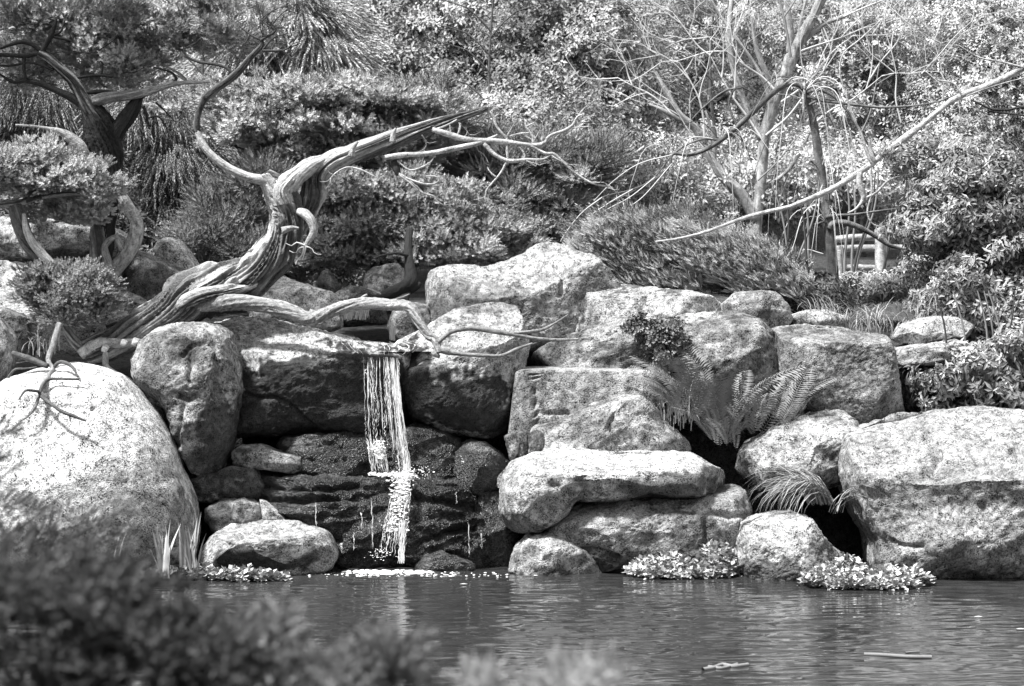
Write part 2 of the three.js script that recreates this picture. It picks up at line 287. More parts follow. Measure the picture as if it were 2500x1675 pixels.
{ // pond: rippled where the fall stirs it
  const r = rng(77), W = Array.from({ length: 26 }, () => { const a = (r() - 0.5) * 1.5 + Math.PI / 2, l = 0.1 + r() * r() * 0.5, k = 6.283 / l; return [Math.cos(a) * k, Math.sin(a) * k, r() * 6.28, l * 0.003]; });
  const src = P(930, 1380, 0.75), pos = [], idx = [], nx = 380, nz = 460;
  for (let j = 0; j <= nz; j++) for (let i = 0; i <= nx; i++) {
    const x = mix(-6, 6, i / nx), z = mix(-0.4, 8, j / nz), d = Math.hypot(x - src.x, z - src.z), edge = Math.min(sst(0, 0.03, i / nx), sst(1, 0.97, i / nx), sst(1, 0.97, j / nz));
    const env = 0.45 + 1.1 * sst(-0.25, 0.35, fbm(x * 0.5, z * 0.9, 2, 3));
    let y = 0; for (const [kx, kz, p, a] of W) y += a * Math.sin(kx * x + kz * z + p);
    y = y * env + 0.006 * Math.exp(-d * 0.9) * Math.sin(d * 34) + 0.02 * Math.exp(-d * 3) * N3(x * 14, z * 14, 1);
    pos.push(x, LEVEL + y * edge, z); if (i && j) { const a = (j - 1) * (nx + 1) + i - 1; idx.push(a, a + nx + 1, a + 1, a + 1, a + nx + 1, a + nx + 2); }
  }
  const sheet = (x0, x1, z0, z1) => { const k = pos.length / 3; pos.push(x0, LEVEL, z0, x1, LEVEL, z0, x1, LEVEL, z1, x0, LEVEL, z1); idx.push(k, k + 2, k + 1, k, k + 3, k + 2); };
  sheet(-60, -6, -0.4, 17.2); sheet(6, 60, -0.4, 17.2); sheet(-6, 6, 8, 17.2);
  const g = new THREE.BufferGeometry(); g.setAttribute('position', new THREE.Float32BufferAttribute(pos, 3)); g.setIndex(idx); g.computeVertexNormals(); structure('pond_water', g, MAT.pond);
}
// ---------------------------------------------------------------- the stones
const WET = { c: 0.035, lichen: 0.05, moss: 0.5, wet: true, fine: 1.5 };
rock('huge pale smooth boulder at the left edge, the largest and brightest stone by the pond', [[-90, 1010], [15, 925], [120, 897], [190, 888], [250, 897], [300, 918], [340, 955], [385, 1010], [415, 1060], [435, 1110], [445, 1150], [465, 1190], [482, 1240], [488, 1290], [474, 1370], [300, 1420], [100, 1440], [-90, 1440]],
  { z: 0.75, d: 0.95, n: 2.3, c: 0.74, dent: 0.04, smoothSkin: true, front: 1, amp: 0.4, rug: 0.012, fine: 0.35, patch: 0.35, lichen: 0.2, moss: 0.12, facets: 2, res: 100, cuts: [[300, 1150, 0.84, 0.62, 0.1, 0.78], [415, 1150, 0.62, 0.93, 0.02, 0.35], [120, 1010, 0.8, -0.1, 0.6, 0.8]], cracks: [{ p: [[140, 978], [185, 985], [270, 990]], d: 0.02, w: 3 }], spots: [[400, 1230, 50, 110, 0.3, 0.5], [460, 1290, 25, 90, 0.16, 0.7]] });  // spots paint shade on the facets turned right, away from the sun
rock('tall grey boulder with an oval hollow and a vertical crack, left of the waterfall ledge', [[345, 840], [375, 812], [420, 796], [470, 788], [540, 795], [572, 820], [588, 880], [592, 950], [582, 1030], [562, 1100], [540, 1150], [510, 1172], [480, 1165], [452, 1110], [425, 1040], [395, 985], [355, 950], [330, 915], [327, 875]],
  { z: 0.28, d: 0.55, n: 2.7, front: 0, c: 0.3, amp: 0.7, patch: 1, moss: 0.55, res: 90, facets: 3, cracks: [{ p: [[466, 865], [488, 838], [520, 830], [545, 850], [552, 905], [546, 965], [520, 1010]], d: 0.045, w: 6 }, { p: [[483, 858], [482, 900], [487, 932]], d: 0.05, w: 4 }, { p: [[455, 960], [480, 972], [495, 965]], d: 0.06, w: 7 }, { p: [[470, 985], [462, 1030], [455, 1085]], d: 0.03, w: 5 }], cuts: [[545, 1080, 0.6, 0.8, -0.1, 0.6]], spots: [[545, 1060, 45, 90, 0.07, 0.9], [400, 930, 50, 60, 0.12, 0.7], [440, 1040, 45, 70, 0.13, 0.6], [500, 1130, 40, 50, 0.08, 0.8]] });  // dark spots on the right side paint its shaded flank
rock('broad boulder under the waterfall lip, dry pale top and black wet front', [[500, 800], [560, 778], [640, 776], [720, 790], [800, 814], [870, 832], [930, 838], [1010, 846], [1030, 880], [1000, 930], [1000, 1000], [985, 1050], [900, 1066], [800, 1062], [690, 1058], [600, 1068], [560, 1070], [545, 1000], [555, 900], [530, 830]],
  { z: -0.2, d: 0.6, n: 3.2, c: 0.4, amp: 0.6, patch: 0.6, moss: 0.3, res: 104, facets: 0, smooth: 8, top: [868], back: 0.9, fine: 1.5, strata: 0.012, cracks: [{ p: [[610, 955], [650, 970], [690, 965], [730, 990], [770, 1030], [800, 1040]], d: 0.04, w: 4 }], spots: [[760, 985, 260, 120, 0.035, 1], [900, 960, 120, 120, 0.035, 1], [620, 1000, 110, 90, 0.05, 0.9], [770, 900, 90, 36, 0.05, 0.9]] });
rock('rounded boulder right of the waterfall with a domed pale top', [[962, 850], [1000, 825], [1045, 800], [1090, 770], [1150, 746], [1220, 735], [1265, 745], [1280, 790], [1287, 850], [1280, 900], [1264, 960], [1256, 1010], [1230, 1055], [1180, 1072], [1100, 1055], [1040, 1040], [1000, 1020], [975, 950], [960, 890]],
  { z: -0.12, d: 0.5, n: 3, front: 1, c: 0.38, amp: 0.6, moss: 0.3, patch: 0.8, lichen: 0.5, res: 90, facets: 1, top: [838], fine: 1.4, cuts: [[1040, 940, 0.9, -0.35, 0.1, 0.9]], spots: [[1120, 980, 150, 75, 0.045, 1], [1010, 950, 70, 110, 0.04, 1], [1220, 1030, 60, 50, 0.06, 0.9]] });
rock('pale upright slab with a flat white-edged top right of the waterfall boulder', [[1258, 906], [1285, 896], [1400, 893], [1500, 895], [1590, 897], [1610, 908], [1606, 960], [1598, 1050], [1480, 1080], [1300, 1075], [1240, 1060], [1252, 960]],
  { z: -0.05, d: 0.4, n: 12, c: 0.42, smoothSkin: true, dent: 0.02, amp: 0.12, rug: 0.02, facets: 0, top: [903], back: 3, fine: 0.3, patch: 0.7, moss: 0.3, streak: 0.35, smooth: 2, cracks: [{ p: [[1302, 908], [1305, 960], [1309, 1045]], d: 0.05, w: 2.6 }, { p: [[1312, 1004], [1390, 1006]], d: 0.03, w: 2 }], spots: [[1512, 935, 9, 32, 0.7, 0.9], [1420, 940, 60, 20, 0.5, 0.4]] });
rock('peaked grey stone in front of the upright slab', [[1285, 1060], [1310, 1037], [1390, 1012], [1430, 985], [1500, 968], [1545, 966], [1585, 985], [1615, 1022], [1660, 1060], [1690, 1100], [1640, 1140], [1400, 1140], [1290, 1120]],
  { z: 0.3, d: 0.36, c: 0.4, patch: 0.8, lichen: 0.5, facets: 4, cuts: [[1520, 1000, 0.75, 0.5, 0.35, 0.8], [1440, 1030, 0.7, -0.4, 0.25, 0.85]], cracks: [{ p: [[1500, 1000], [1485, 1040], [1500, 1090]], d: 0.025, w: 4 }], spots: [[1470, 1045, 50, 40, 0.2, 0.6]] });
rock('small cracked stone wedged between the waterfall boulder and the peaked stone', [[1232, 1066], [1255, 1050], [1285, 1052], [1296, 1095], [1275, 1125], [1246, 1125]], { z: 0.3, d: 0.16, c: 0.3, cracks: [{ p: [[1265, 1052], [1272, 1085], [1262, 1118]], d: 0.03, w: 3 }] });
rock('small dark stone left of the peaked stone in front of the slab', [[1288, 1062], [1310, 1046], [1338, 1062], [1346, 1100], [1330, 1125], [1290, 1120]], { z: 0.34, d: 0.16, c: 0.14 });
rock('long rounded boulder with a deep undercut, lying on another beside the pond', [[1215, 1200], [1222, 1160], [1245, 1125], [1285, 1110], [1340, 1096], [1420, 1088], [1500, 1090], [1560, 1098], [1640, 1101], [1690, 1103], [1740, 1135], [1790, 1157], [1812, 1190], [1800, 1202], [1720, 1207], [1600, 1210], [1520, 1216], [1440, 1224], [1395, 1230], [1345, 1238], [1332, 1270], [1322, 1302], [1280, 1306], [1240, 1292], [1217, 1255]],
  { z: 0.66, d: 0.55, n: 2.6, front: 0, c: 0.45, amp: 0.6, patch: 0.55, lichen: 0.35, moss: 0.2, res: 100, facets: 2, fine: 0.9, smooth: 3, top: [1150], back: 1.4, cuts: [[1560, 1190, 0.95, 0.05, -0.55, 0.83]], cracks: [{ p: [[1410, 1160], [1425, 1190], [1418, 1210], [1395, 1225]], d: 0.06, w: 10 }, { p: [[1345, 1175], [1360, 1178]], d: 0.06, w: 8 }, { p: [[1720, 1140], [1735, 1175], [1728, 1200]], d: 0.04, w: 8 }], spots: [[1620, 1180, 130, 34, 0.11, 0.85], [1260, 1280, 60, 40, 0.12, 0.8], [1470, 1112, 130, 18, 0.62, 0.6]] });  // the long dark spot paints shade on the undercut face
rock('lower bulging boulder beneath the undercut one, its foot in the pond', [[1322, 1310], [1335, 1262], [1360, 1238], [1440, 1222], [1600, 1206], [1740, 1199], [1810, 1194], [1826, 1240], [1818, 1300], [1792, 1352], [1740, 1395], [1640, 1405], [1500, 1408], [1400, 1408], [1350, 1400], [1330, 1360]],
  { z: 0.56, d: 0.6, n: 2.8, front: 0, c: 0.33, amp: 0.9, patch: 0.8, lichen: 0.35, moss: 0.45, res: 100, facets: 3, smooth: 3, cracks: [{ p: [[1362, 1328], [1380, 1340], [1440, 1330], [1500, 1345]], d: 0.07, w: 8 }, { p: [[1706, 1245], [1712, 1290], [1700, 1330]], d: 0.03, w: 5 }, { p: [[1715, 1240], [1770, 1250], [1815, 1252]], d: 0.04, w: 6 }], spots: [[1580, 1370, 200, 40, 0.06, 0.9], [1690, 1290, 60, 60, 0.1, 0.7], [1480, 1262, 100, 26, 0.5, 0.5]] });
rock('low pale rounded stone at the waterline, left foot of the bulging boulder', [[1240, 1400], [1258, 1335], [1288, 1306], [1345, 1296], [1400, 1318], [1450, 1360], [1480, 1410], [1380, 1425], [1250, 1425]], { z: 0.82, d: 0.42, n: 3, c: 0.36, patch: 0.9, cracks: [{ p: [[1285, 1340], [1280, 1370], [1300, 1390]], d: 0.02, w: 6 }], spots: [[1340, 1392, 60, 16, 0.08, 0.9]] });
rock('mottled rough boulder between the fern and the large right boulder', [[1800, 1112], [1815, 1085], [1870, 1050], [1960, 1010], [2050, 995], [2072, 1010], [2107, 1045], [2112, 1100], [2090, 1170], [2000, 1195], [1900, 1200], [1868, 1190], [1830, 1165], [1800, 1145]],
  { z: 0.3, d: 0.55, c: 0.34, patch: 1.2, lichen: 0.75, moss: 0.8, fine: 1.7, facets: 5, top: [1085], cuts: [[1860, 1150, 0.9, -0.6, -0.3, 0.7]] });
rock('massive boulder at the right edge, bright sloping top, dark front, white lichen spots', [[2048, 1100], [2062, 1062], [2110, 1045], [2180, 1020], [2280, 1004], [2400, 1000], [2500, 1002], [2640, 1012], [2680, 1200], [2640, 1420], [2500, 1425], [2400, 1425], [2300, 1425], [2140, 1420], [2118, 1370], [2118, 1310], [2075, 1230], [2045, 1160]],
  { z: 0.62, d: 1.0, n: 3.2, front: 0, c: 0.34, amp: 0.7, patch: 0.55, lichen: 0.35, moss: 0.25, res: 110, facets: 1, top: [1148], back: 0.8, tilt: -0.12, smooth: 3, cracks: [{ p: [[2150, 1150], [2200, 1145], [2232, 1135], [2258, 1105]], d: 0.06, w: 7 }, { p: [[2190, 1050], [2220, 1072], [2256, 1062]], d: 0.05, w: 7 }, { p: [[2330, 1085], [2390, 1080], [2420, 1092], [2490, 1085]], d: 0.035, w: 5 }, { p: [[2145, 1300], [2160, 1310], [2200, 1308]], d: 0.04, w: 5 }, { p: [[2340, 1210], [2370, 1260], [2420, 1330], [2490, 1385]], d: 0.03, w: 8 }], spots: [[2306, 1275, 10, 6, 0.7], [2328, 1283, 13, 8, 0.7], [2322, 1318, 16, 16, 0.7], [2340, 1338, 12, 16, 0.65], [2252, 1360, 6, 6, 0.65], [2240, 1365, 4, 4, 0.6], [2160, 1258, 7, 5, 0.6]] });
rock('smaller boulder with a pale rounded crown standing in the pond before the grass tussock', [[1800, 1320], [1812, 1280], [1850, 1264], [1890, 1250], [1930, 1245], [1975, 1260], [2005, 1305], [2050, 1340], [2082, 1390], [2064, 1425], [1990, 1440], [1880, 1442], [1820, 1430], [1800, 1370]],
  { z: 1.15, d: 0.5, n: 2.7, front: 2, c: 0.36, facets: 3, patch: 0.8, moss: 0.5, top: [1292], res: 84, cuts: [[2010, 1340, 0.6, 0.7, 0.35, 0.6], [1900, 1340, 0.98, -0.25, 0, 1]], spots: [[1880, 1390, 90, 45, 0.09, 0.85], [1980, 1360, 50, 50, 0.1, 0.7], [1930, 1270, 50, 18, 0.62, 0.8]] });
rock('dark square-cut block with a flat pale top, right of the fern', [[1886, 805], [1950, 795], [2060, 800], [2150, 820], [2167, 850], [2177, 910], [2187, 960], [2194, 1005], [2180, 1030], [2110, 1042], [2060, 1040], [1980, 1020], [1910, 970], [1893, 900]],
  { z: -0.35, d: 0.6, n: 6, front: 0, c: 0.24, amp: 0.35, facets: 0, top: [836], back: 1, res: 90, smooth: 2, fine: 1.3, cuts: [[1935, 900, 0.9, -0.8, 0, 0.6], [2160, 1000, 0.9, 0.5, -0.4, 0.75]], spots: [[2080, 960, 22, 16, 0.3, 0.7]] });
rock('long sloping boulder behind the upright slab, stained and mossy', [[1280, 900], [1300, 866], [1340, 842], [1400, 816], [1500, 787], [1600, 773], [1640, 776], [1720, 766], [1780, 763], [1850, 780], [1882, 810], [1897, 870], [1900, 940], [1800, 990], [1640, 980], [1560, 930], [1400, 915], [1290, 908]],
  { z: -0.4, d: 0.55, c: 0.34, patch: 1.1, streak: 0.35, lichen: 0.5, moss: 0.6, res: 100, facets: 4, fine: 1.2, top: [800], spots: [[1500, 860, 90, 26, 0.1, 0.7], [1720, 810, 60, 30, 0.15, 0.5], [1560, 815, 50, 20, 0.55, 0.6]] });
rock('long loaf-shaped boulder streaked with drip stains, below the spreading juniper', [[1366, 745], [1385, 720], [1450, 708], [1530, 697], [1575, 704], [1620, 712], [1680, 715], [1740, 725], [1764, 748], [1764, 800], [1640, 830], [1500, 840], [1420, 830], [1390, 800]],
  { z: -0.95, d: 0.5, n: 3.2, c: 0.42, patch: 0.7, streak: 0.75, lichen: 0.4, facets: 2, moss: 0.3, top: [724], cuts: [[1410, 770, 0.8, -0.75, -0.3, 0.5]], spots: [[1385, 760, 24, 50, 0.1, 0.9]] });
rock('roundish boulder at the right end of the loaf-shaped one', [[1757, 742], [1790, 718], [1850, 712], [1890, 715], [1920, 745], [1930, 780], [1915, 815], [1860, 815], [1790, 790], [1760, 765]], { z: -0.8, d: 0.36, c: 0.34, facets: 4, cuts: [[1820, 775, 0.9, -0.2, -0.75, 0.6]], spots: [[1810, 770, 60, 16, 0.08, 0.8]] });  // spot darkens the down-facing facet, shade put into the colour
rock('low pale stone half covered by the grass above the square-cut block', [[1922, 785], [1935, 768], [1975, 757], [2020, 758], [2075, 775], [2085, 812], [1930, 812]], { z: -0.95, d: 0.4, c: 0.42, facets: 3 });
rock('pale layered stone under the leafy shrub, upper of two beside the square-cut block', [[2172, 826], [2190, 802], [2225, 786], [2270, 775], [2330, 772], [2380, 795], [2360, 828], [2300, 835], [2240, 840], [2185, 838]], { z: -0.7, d: 0.45, c: 0.45, facets: 3, strata: 0.03, patch: 0.6 });
rock('pale layered stone under the leafy shrub, lower of two beside the square-cut block', [[2165, 850], [2210, 843], [2260, 832], [2320, 826], [2390, 842], [2390, 885], [2290, 893], [2175, 893]], { z: -0.6, d: 0.5, c: 0.45, facets: 3, strata: 0.02, patch: 0.6 });
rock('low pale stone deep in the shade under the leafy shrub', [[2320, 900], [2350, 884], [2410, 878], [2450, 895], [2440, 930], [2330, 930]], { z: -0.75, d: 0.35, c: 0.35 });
rock('added boulder in place of the dark shade under the leafy shrub', [[2175, 900], [2300, 895], [2430, 930], [2460, 1010], [2300, 1060], [2180, 1050]], { z: -0.95, d: 0.3, c: 0.22 });  // added where only the dark cave under the shrub lies
rock('big peaked boulder on the skyline of the rocks with a bright sloping top', [[1046, 690], [1054, 665], [1070, 654], [1110, 648], [1180, 656], [1240, 640], [1280, 620], [1310, 598], [1345, 590], [1385, 598], [1410, 615], [1450, 625], [1482, 655], [1515, 700], [1510, 780], [1390, 840], [1300, 870], [1150, 850], [1050, 800], [1045, 740]],
  { z: -1.25, d: 0.75, n: 4, c: 0.43, amp: 0.45, patch: 0.5, streak: 0.35, lichen: 0.3, moss: 0.3, res: 96, facets: 0, smooth: 2, top: [706], back: 0.75, cuts: [[1370, 720, 0.8, 0.5, 0.1, 0.8]], cracks: [{ p: [[1350, 655], [1372, 680], [1362, 720]], d: 0.04, w: 6 }], spots: [[1120, 760, 70, 60, 0.1, 0.8], [1260, 760, 90, 60, 0.16, 0.75], [1450, 720, 50, 50, 0.1, 0.7], [1330, 730, 20, 50, 0.3, 0.6]] });  // front spots paint the shaded face below the bright top
rock('pale broad stone behind the low branch of the dead tree', [[596, 740], [612, 712], [640, 686], [672, 674], [740, 690], [820, 714], [838, 740], [836, 800], [760, 820], [620, 815]], { z: -1.0, d: 0.45, c: 0.44, facets: 4, patch: 0.6, top: [716], cracks: [{ p: [[650, 700], [680, 730], [668, 760]], d: 0.04, w: 5 }] });
rock('thin layered stone ridge behind the broad pale stone', [[650, 700], [665, 676], [700, 676], [740, 690], [750, 715], [660, 722]], { z: -1.5, d: 0.3, c: 0.34, strata: 0.03 });
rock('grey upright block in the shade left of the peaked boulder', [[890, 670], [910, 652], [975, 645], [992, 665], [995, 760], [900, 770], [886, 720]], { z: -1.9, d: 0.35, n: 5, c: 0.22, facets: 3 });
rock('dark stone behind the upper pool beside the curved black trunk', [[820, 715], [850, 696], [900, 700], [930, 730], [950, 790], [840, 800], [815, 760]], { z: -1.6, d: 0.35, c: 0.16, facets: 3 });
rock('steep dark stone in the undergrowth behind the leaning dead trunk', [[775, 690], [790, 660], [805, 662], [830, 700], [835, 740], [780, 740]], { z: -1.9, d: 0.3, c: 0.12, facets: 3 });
rock('grey stone behind the lip of the waterfall under the low branch', [[960, 760], [1000, 740], [1045, 745], [1070, 790], [1050, 830], [970, 840], [945, 800]], { z: -0.95, d: 0.3, c: 0.24 });
rock('long boulder, its underside painted dark as shade, behind the left juniper trunks', [[-60, 545], [10, 526], [60, 535], [140, 540], [175, 555], [220, 548], [262, 560], [325, 588], [300, 625], [250, 660], [180, 665], [120, 648], [40, 636], [-60, 632]],
  { z: -0.9, d: 0.5, n: 2.8, c: 0.4, facets: 4, patch: 0.7, cuts: [[150, 612, 0.85, 0, -0.75, 0.66]], spots: [[160, 640, 130, 30, 0.07, 0.9], [20, 612, 60, 20, 0.1, 0.8]], cracks: [{ p: [[0, 540], [30, 552], [60, 546]], d: 0.03, w: 4 }] });  // spots paint the underside dark where shade falls
rock('broad pale sloping slab lying under the left juniper trunks', [[-80, 650], [-20, 636], [60, 645], [150, 690], [250, 692], [360, 742], [405, 765], [380, 815], [300, 850], [200, 870], [80, 850], [-60, 830]], { z: -0.45, d: 0.5, c: 0.4, facets: 3, patch: 0.5, moss: 0.2, top: [780], res: 84 });
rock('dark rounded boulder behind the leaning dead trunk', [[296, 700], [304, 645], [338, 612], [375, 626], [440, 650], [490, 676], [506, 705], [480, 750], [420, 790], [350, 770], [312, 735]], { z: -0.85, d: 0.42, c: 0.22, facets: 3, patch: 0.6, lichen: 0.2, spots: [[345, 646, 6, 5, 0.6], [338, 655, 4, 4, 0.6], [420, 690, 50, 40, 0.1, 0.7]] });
rock('pale pointed boulder on top of the dark rounded one, left of the dead tree', [[372, 608], [388, 586], [415, 578], [447, 590], [467, 615], [492, 655], [505, 690], [470, 700], [430, 660], [385, 632]], { z: -1.15, d: 0.35, c: 0.48, facets: 3, patch: 0.4, cuts: [[450, 660, 0.9, 0.4, -0.2, 0.9]] });
rock('grey boulder cut by the left edge above the huge pale one', [[-70, 780], [-10, 772], [18, 800], [40, 832], [32, 880], [15, 930], [-70, 945]], { z: 0.45, d: 0.45, c: 0.34, facets: 4 });
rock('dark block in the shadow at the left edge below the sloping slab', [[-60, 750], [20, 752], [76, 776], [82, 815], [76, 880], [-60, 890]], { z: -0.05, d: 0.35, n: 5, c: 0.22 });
// wet stones round the fall
rock('small pale broken block left of the falling water, under the dark ledge', [[566, 1102], [590, 1088], [640, 1085], [690, 1105], [736, 1118], [740, 1146], [720, 1156], [625, 1144], [572, 1142]], { z: 0.3, d: 0.22, n: 4, c: 0.26, facets: 4, patch: 1, amp: 0.5, spots: [[600, 1098, 40, 10, 0.06, 0.9]] });
rock('black wet stone directly left of the falling water', [[672, 1090], [690, 1066], [760, 1058], [860, 1052], [925, 1062], [940, 1110], [925, 1175], [850, 1185], [760, 1175], [715, 1130]], { z: 0.12, d: 0.32, ...WET, n: 5, strata: 0.03, spots: [[740, 1080, 50, 14, 0.22, 0.7]] });
rock('wet pointed stone directly right of the falling water', [[900, 1080], [960, 1050], [990, 1042], [1010, 1033], [1032, 1036], [1078, 1056], [1119, 1071], [1128, 1110], [1130, 1190], [1050, 1200], [930, 1195], [890, 1140]], { z: 0.1, d: 0.34, ...WET, n: 4, strata: 0.025, c: 0.07, top: [1062], patch: 1.2 });
rock('dark stone with a rounded shoulder, right end of the wet stones below the ledge', [[1114, 1090], [1150, 1073], [1182, 1080], [1232, 1115], [1248, 1132], [1235, 1190], [1185, 1215], [1130, 1200], [1108, 1150]], { z: 0.22, d: 0.34, ...WET, n: 4, strata: 0.02, c: 0.05, spots: [[1180, 1088, 50, 12, 0.22, 0.8]] });
rock('wide layered wet stone left of the lower fall', [[540, 1180], [575, 1158], [640, 1146], [740, 1156], [840, 1150], [900, 1155], [960, 1162], [985, 1200], [975, 1280], [900, 1330], [820, 1330], [740, 1285], [680, 1245], [620, 1215], [560, 1205]], { z: 0.32, d: 0.4, ...WET, n: 5, c: 0.05, strata: 0.06, top: [1176], back: 1.8, cracks: [{ p: [[560, 1205], [700, 1212], [800, 1206], [940, 1215]], d: 0.07, w: 7 }, { p: [[640, 1180], [760, 1186], [880, 1180]], d: 0.05, w: 5 }], patch: 1.3, res: 84 });
rock('wet ledge stone that splits the falling water, right of the lower fall', [[960, 1172], [1000, 1166], [1060, 1165], [1120, 1172], [1162, 1205], [1178, 1245], [1186, 1300], [1180, 1360], [1150, 1400], [1000, 1405], [965, 1340], [955, 1240]], { z: 0.4, d: 0.42, ...WET, n: 5, c: 0.045, strata: 0.05, back: 2, cracks: [{ p: [[1000, 1205], [1080, 1215], [1170, 1235]], d: 0.06, w: 8 }, { p: [[1020, 1320], [1100, 1290], [1170, 1285]], d: 0.06, w: 7 }], top: [1182], patch: 1.3, fine: 2.2, res: 84 });
rock('black dripping stone behind the foot of the fall, left of the lower stream', [[745, 1270], [800, 1228], [880, 1205], [960, 1205], [980, 1260], [985, 1400], [760, 1405], [745, 1340]], { z: 0.4, d: 0.34, ...WET, n: 5, c: 0.04, strata: 0.04, fine: 2.2, patch: 1.2 });
rock('dark stone filling the hollow between the ledge stone and the undercut boulder', [[1130, 1230], [1180, 1195], [1240, 1190], [1262, 1280], [1262, 1400], [1150, 1405], [1120, 1320]], { z: 0.32, d: 0.3, ...WET, c: 0.05, res: 60 });
rock('low wet stone in the pond at the right foot of the fall', [[1012, 1385], [1040, 1352], [1070, 1341], [1110, 1356], [1148, 1368], [1165, 1392], [1090, 1402], [1020, 1400]], { z: 0.72, d: 0.22, ...WET, c: 0.07 });
rock('flat pale boulder with painted shade in the hollow under its edge, left of the fall', [[488, 1368], [500, 1332], [530, 1292], [580, 1276], [640, 1270], [700, 1270], [745, 1285], [795, 1296], [817, 1322], [827, 1352], [806, 1388], [740, 1402], [650, 1402], [590, 1392], [540, 1380]],
  { z: 0.85, d: 0.5, n: 2.6, c: 0.36, patch: 0.7, moss: 0.3, facets: 2, top: [1322], back: 1.6, cuts: [[640, 1345, 0.95, -0.1, -0.62, 0.78]], cracks: [{ p: [[570, 1312], [582, 1322]], d: 0.03, w: 4 }, { p: [[598, 1305], [612, 1292]], d: 0.03, w: 4 }], spots: [[650, 1355, 110, 30, 0.05, 0.95], [745, 1335, 40, 30, 0.08, 0.8]] });  // black spot in the hollow is painted shade
rock('rounded stone behind the flat pale boulder, left of the fall', [[500, 1240], [540, 1218], [600, 1214], [640, 1230], [652, 1268], [610, 1295], [520, 1300], [500, 1268]], { z: 0.5, d: 0.28, c: 0.24, patch: 1, spots: [[540, 1255, 30, 30, 0.06, 0.8]] });
rock('pointed pale shard leaning behind the flat boulder, left of the fall', [[634, 1218], [650, 1224], [690, 1255], [718, 1285], [660, 1290], [642, 1262]], { z: 0.58, d: 0.12, c: 0.36, facets: 3, amp: 0.4 });
rock('black stone in the gap under the boulder with the oval hollow', [[462, 1160], [500, 1150], [560, 1155], [572, 1190], [550, 1225], [480, 1230], [455, 1200]], { z: 0.35, d: 0.26, c: 0.09, wet: true });
rock('dark mottled stone beside the wide wet layered one', [[530, 1150], [560, 1135], [625, 1142], [650, 1180], [640, 1225], [560, 1225], [535, 1195]], { z: 0.36, d: 0.26, c: 0.13, patch: 1.3 });
// ---------------------------------------------------------------- forking twigs
function fork(parent, name, x, y, ang, len, rad, z, depth, r, o, mat = MAT.bark) {       // angle: 0 to the right, -PI/2 upwards
  const p = [[x, y, rad]], n = 4; let dz = 0, a = ang;
  for (let k = 1; k <= n; k++) { a += (r() - 0.5) * (o.bend ?? 0.6) + (o.grav ?? 0); x += Math.cos(a) * len / n; y += Math.sin(a) * len / n; dz += (r() - 0.5) * 0.04; p.push([x, y, rad * (1 - 0.16 * k), dz]); if (depth > 0 && k > 1 && r() < (o.side ?? 0.75)) fork(parent, name, x, y, a + (r() < 0.5 ? -1 : 1) * (0.35 + 0.6 * r()), len * (0.5 + 0.3 * r()), rad * 0.62, z + dz, depth - 1, r, o, mat); }
  limb(parent, name, p, z, { knob: 0.3, seg: 5, step: 0.05, c: o.c ?? 0.2 }, mat);
}
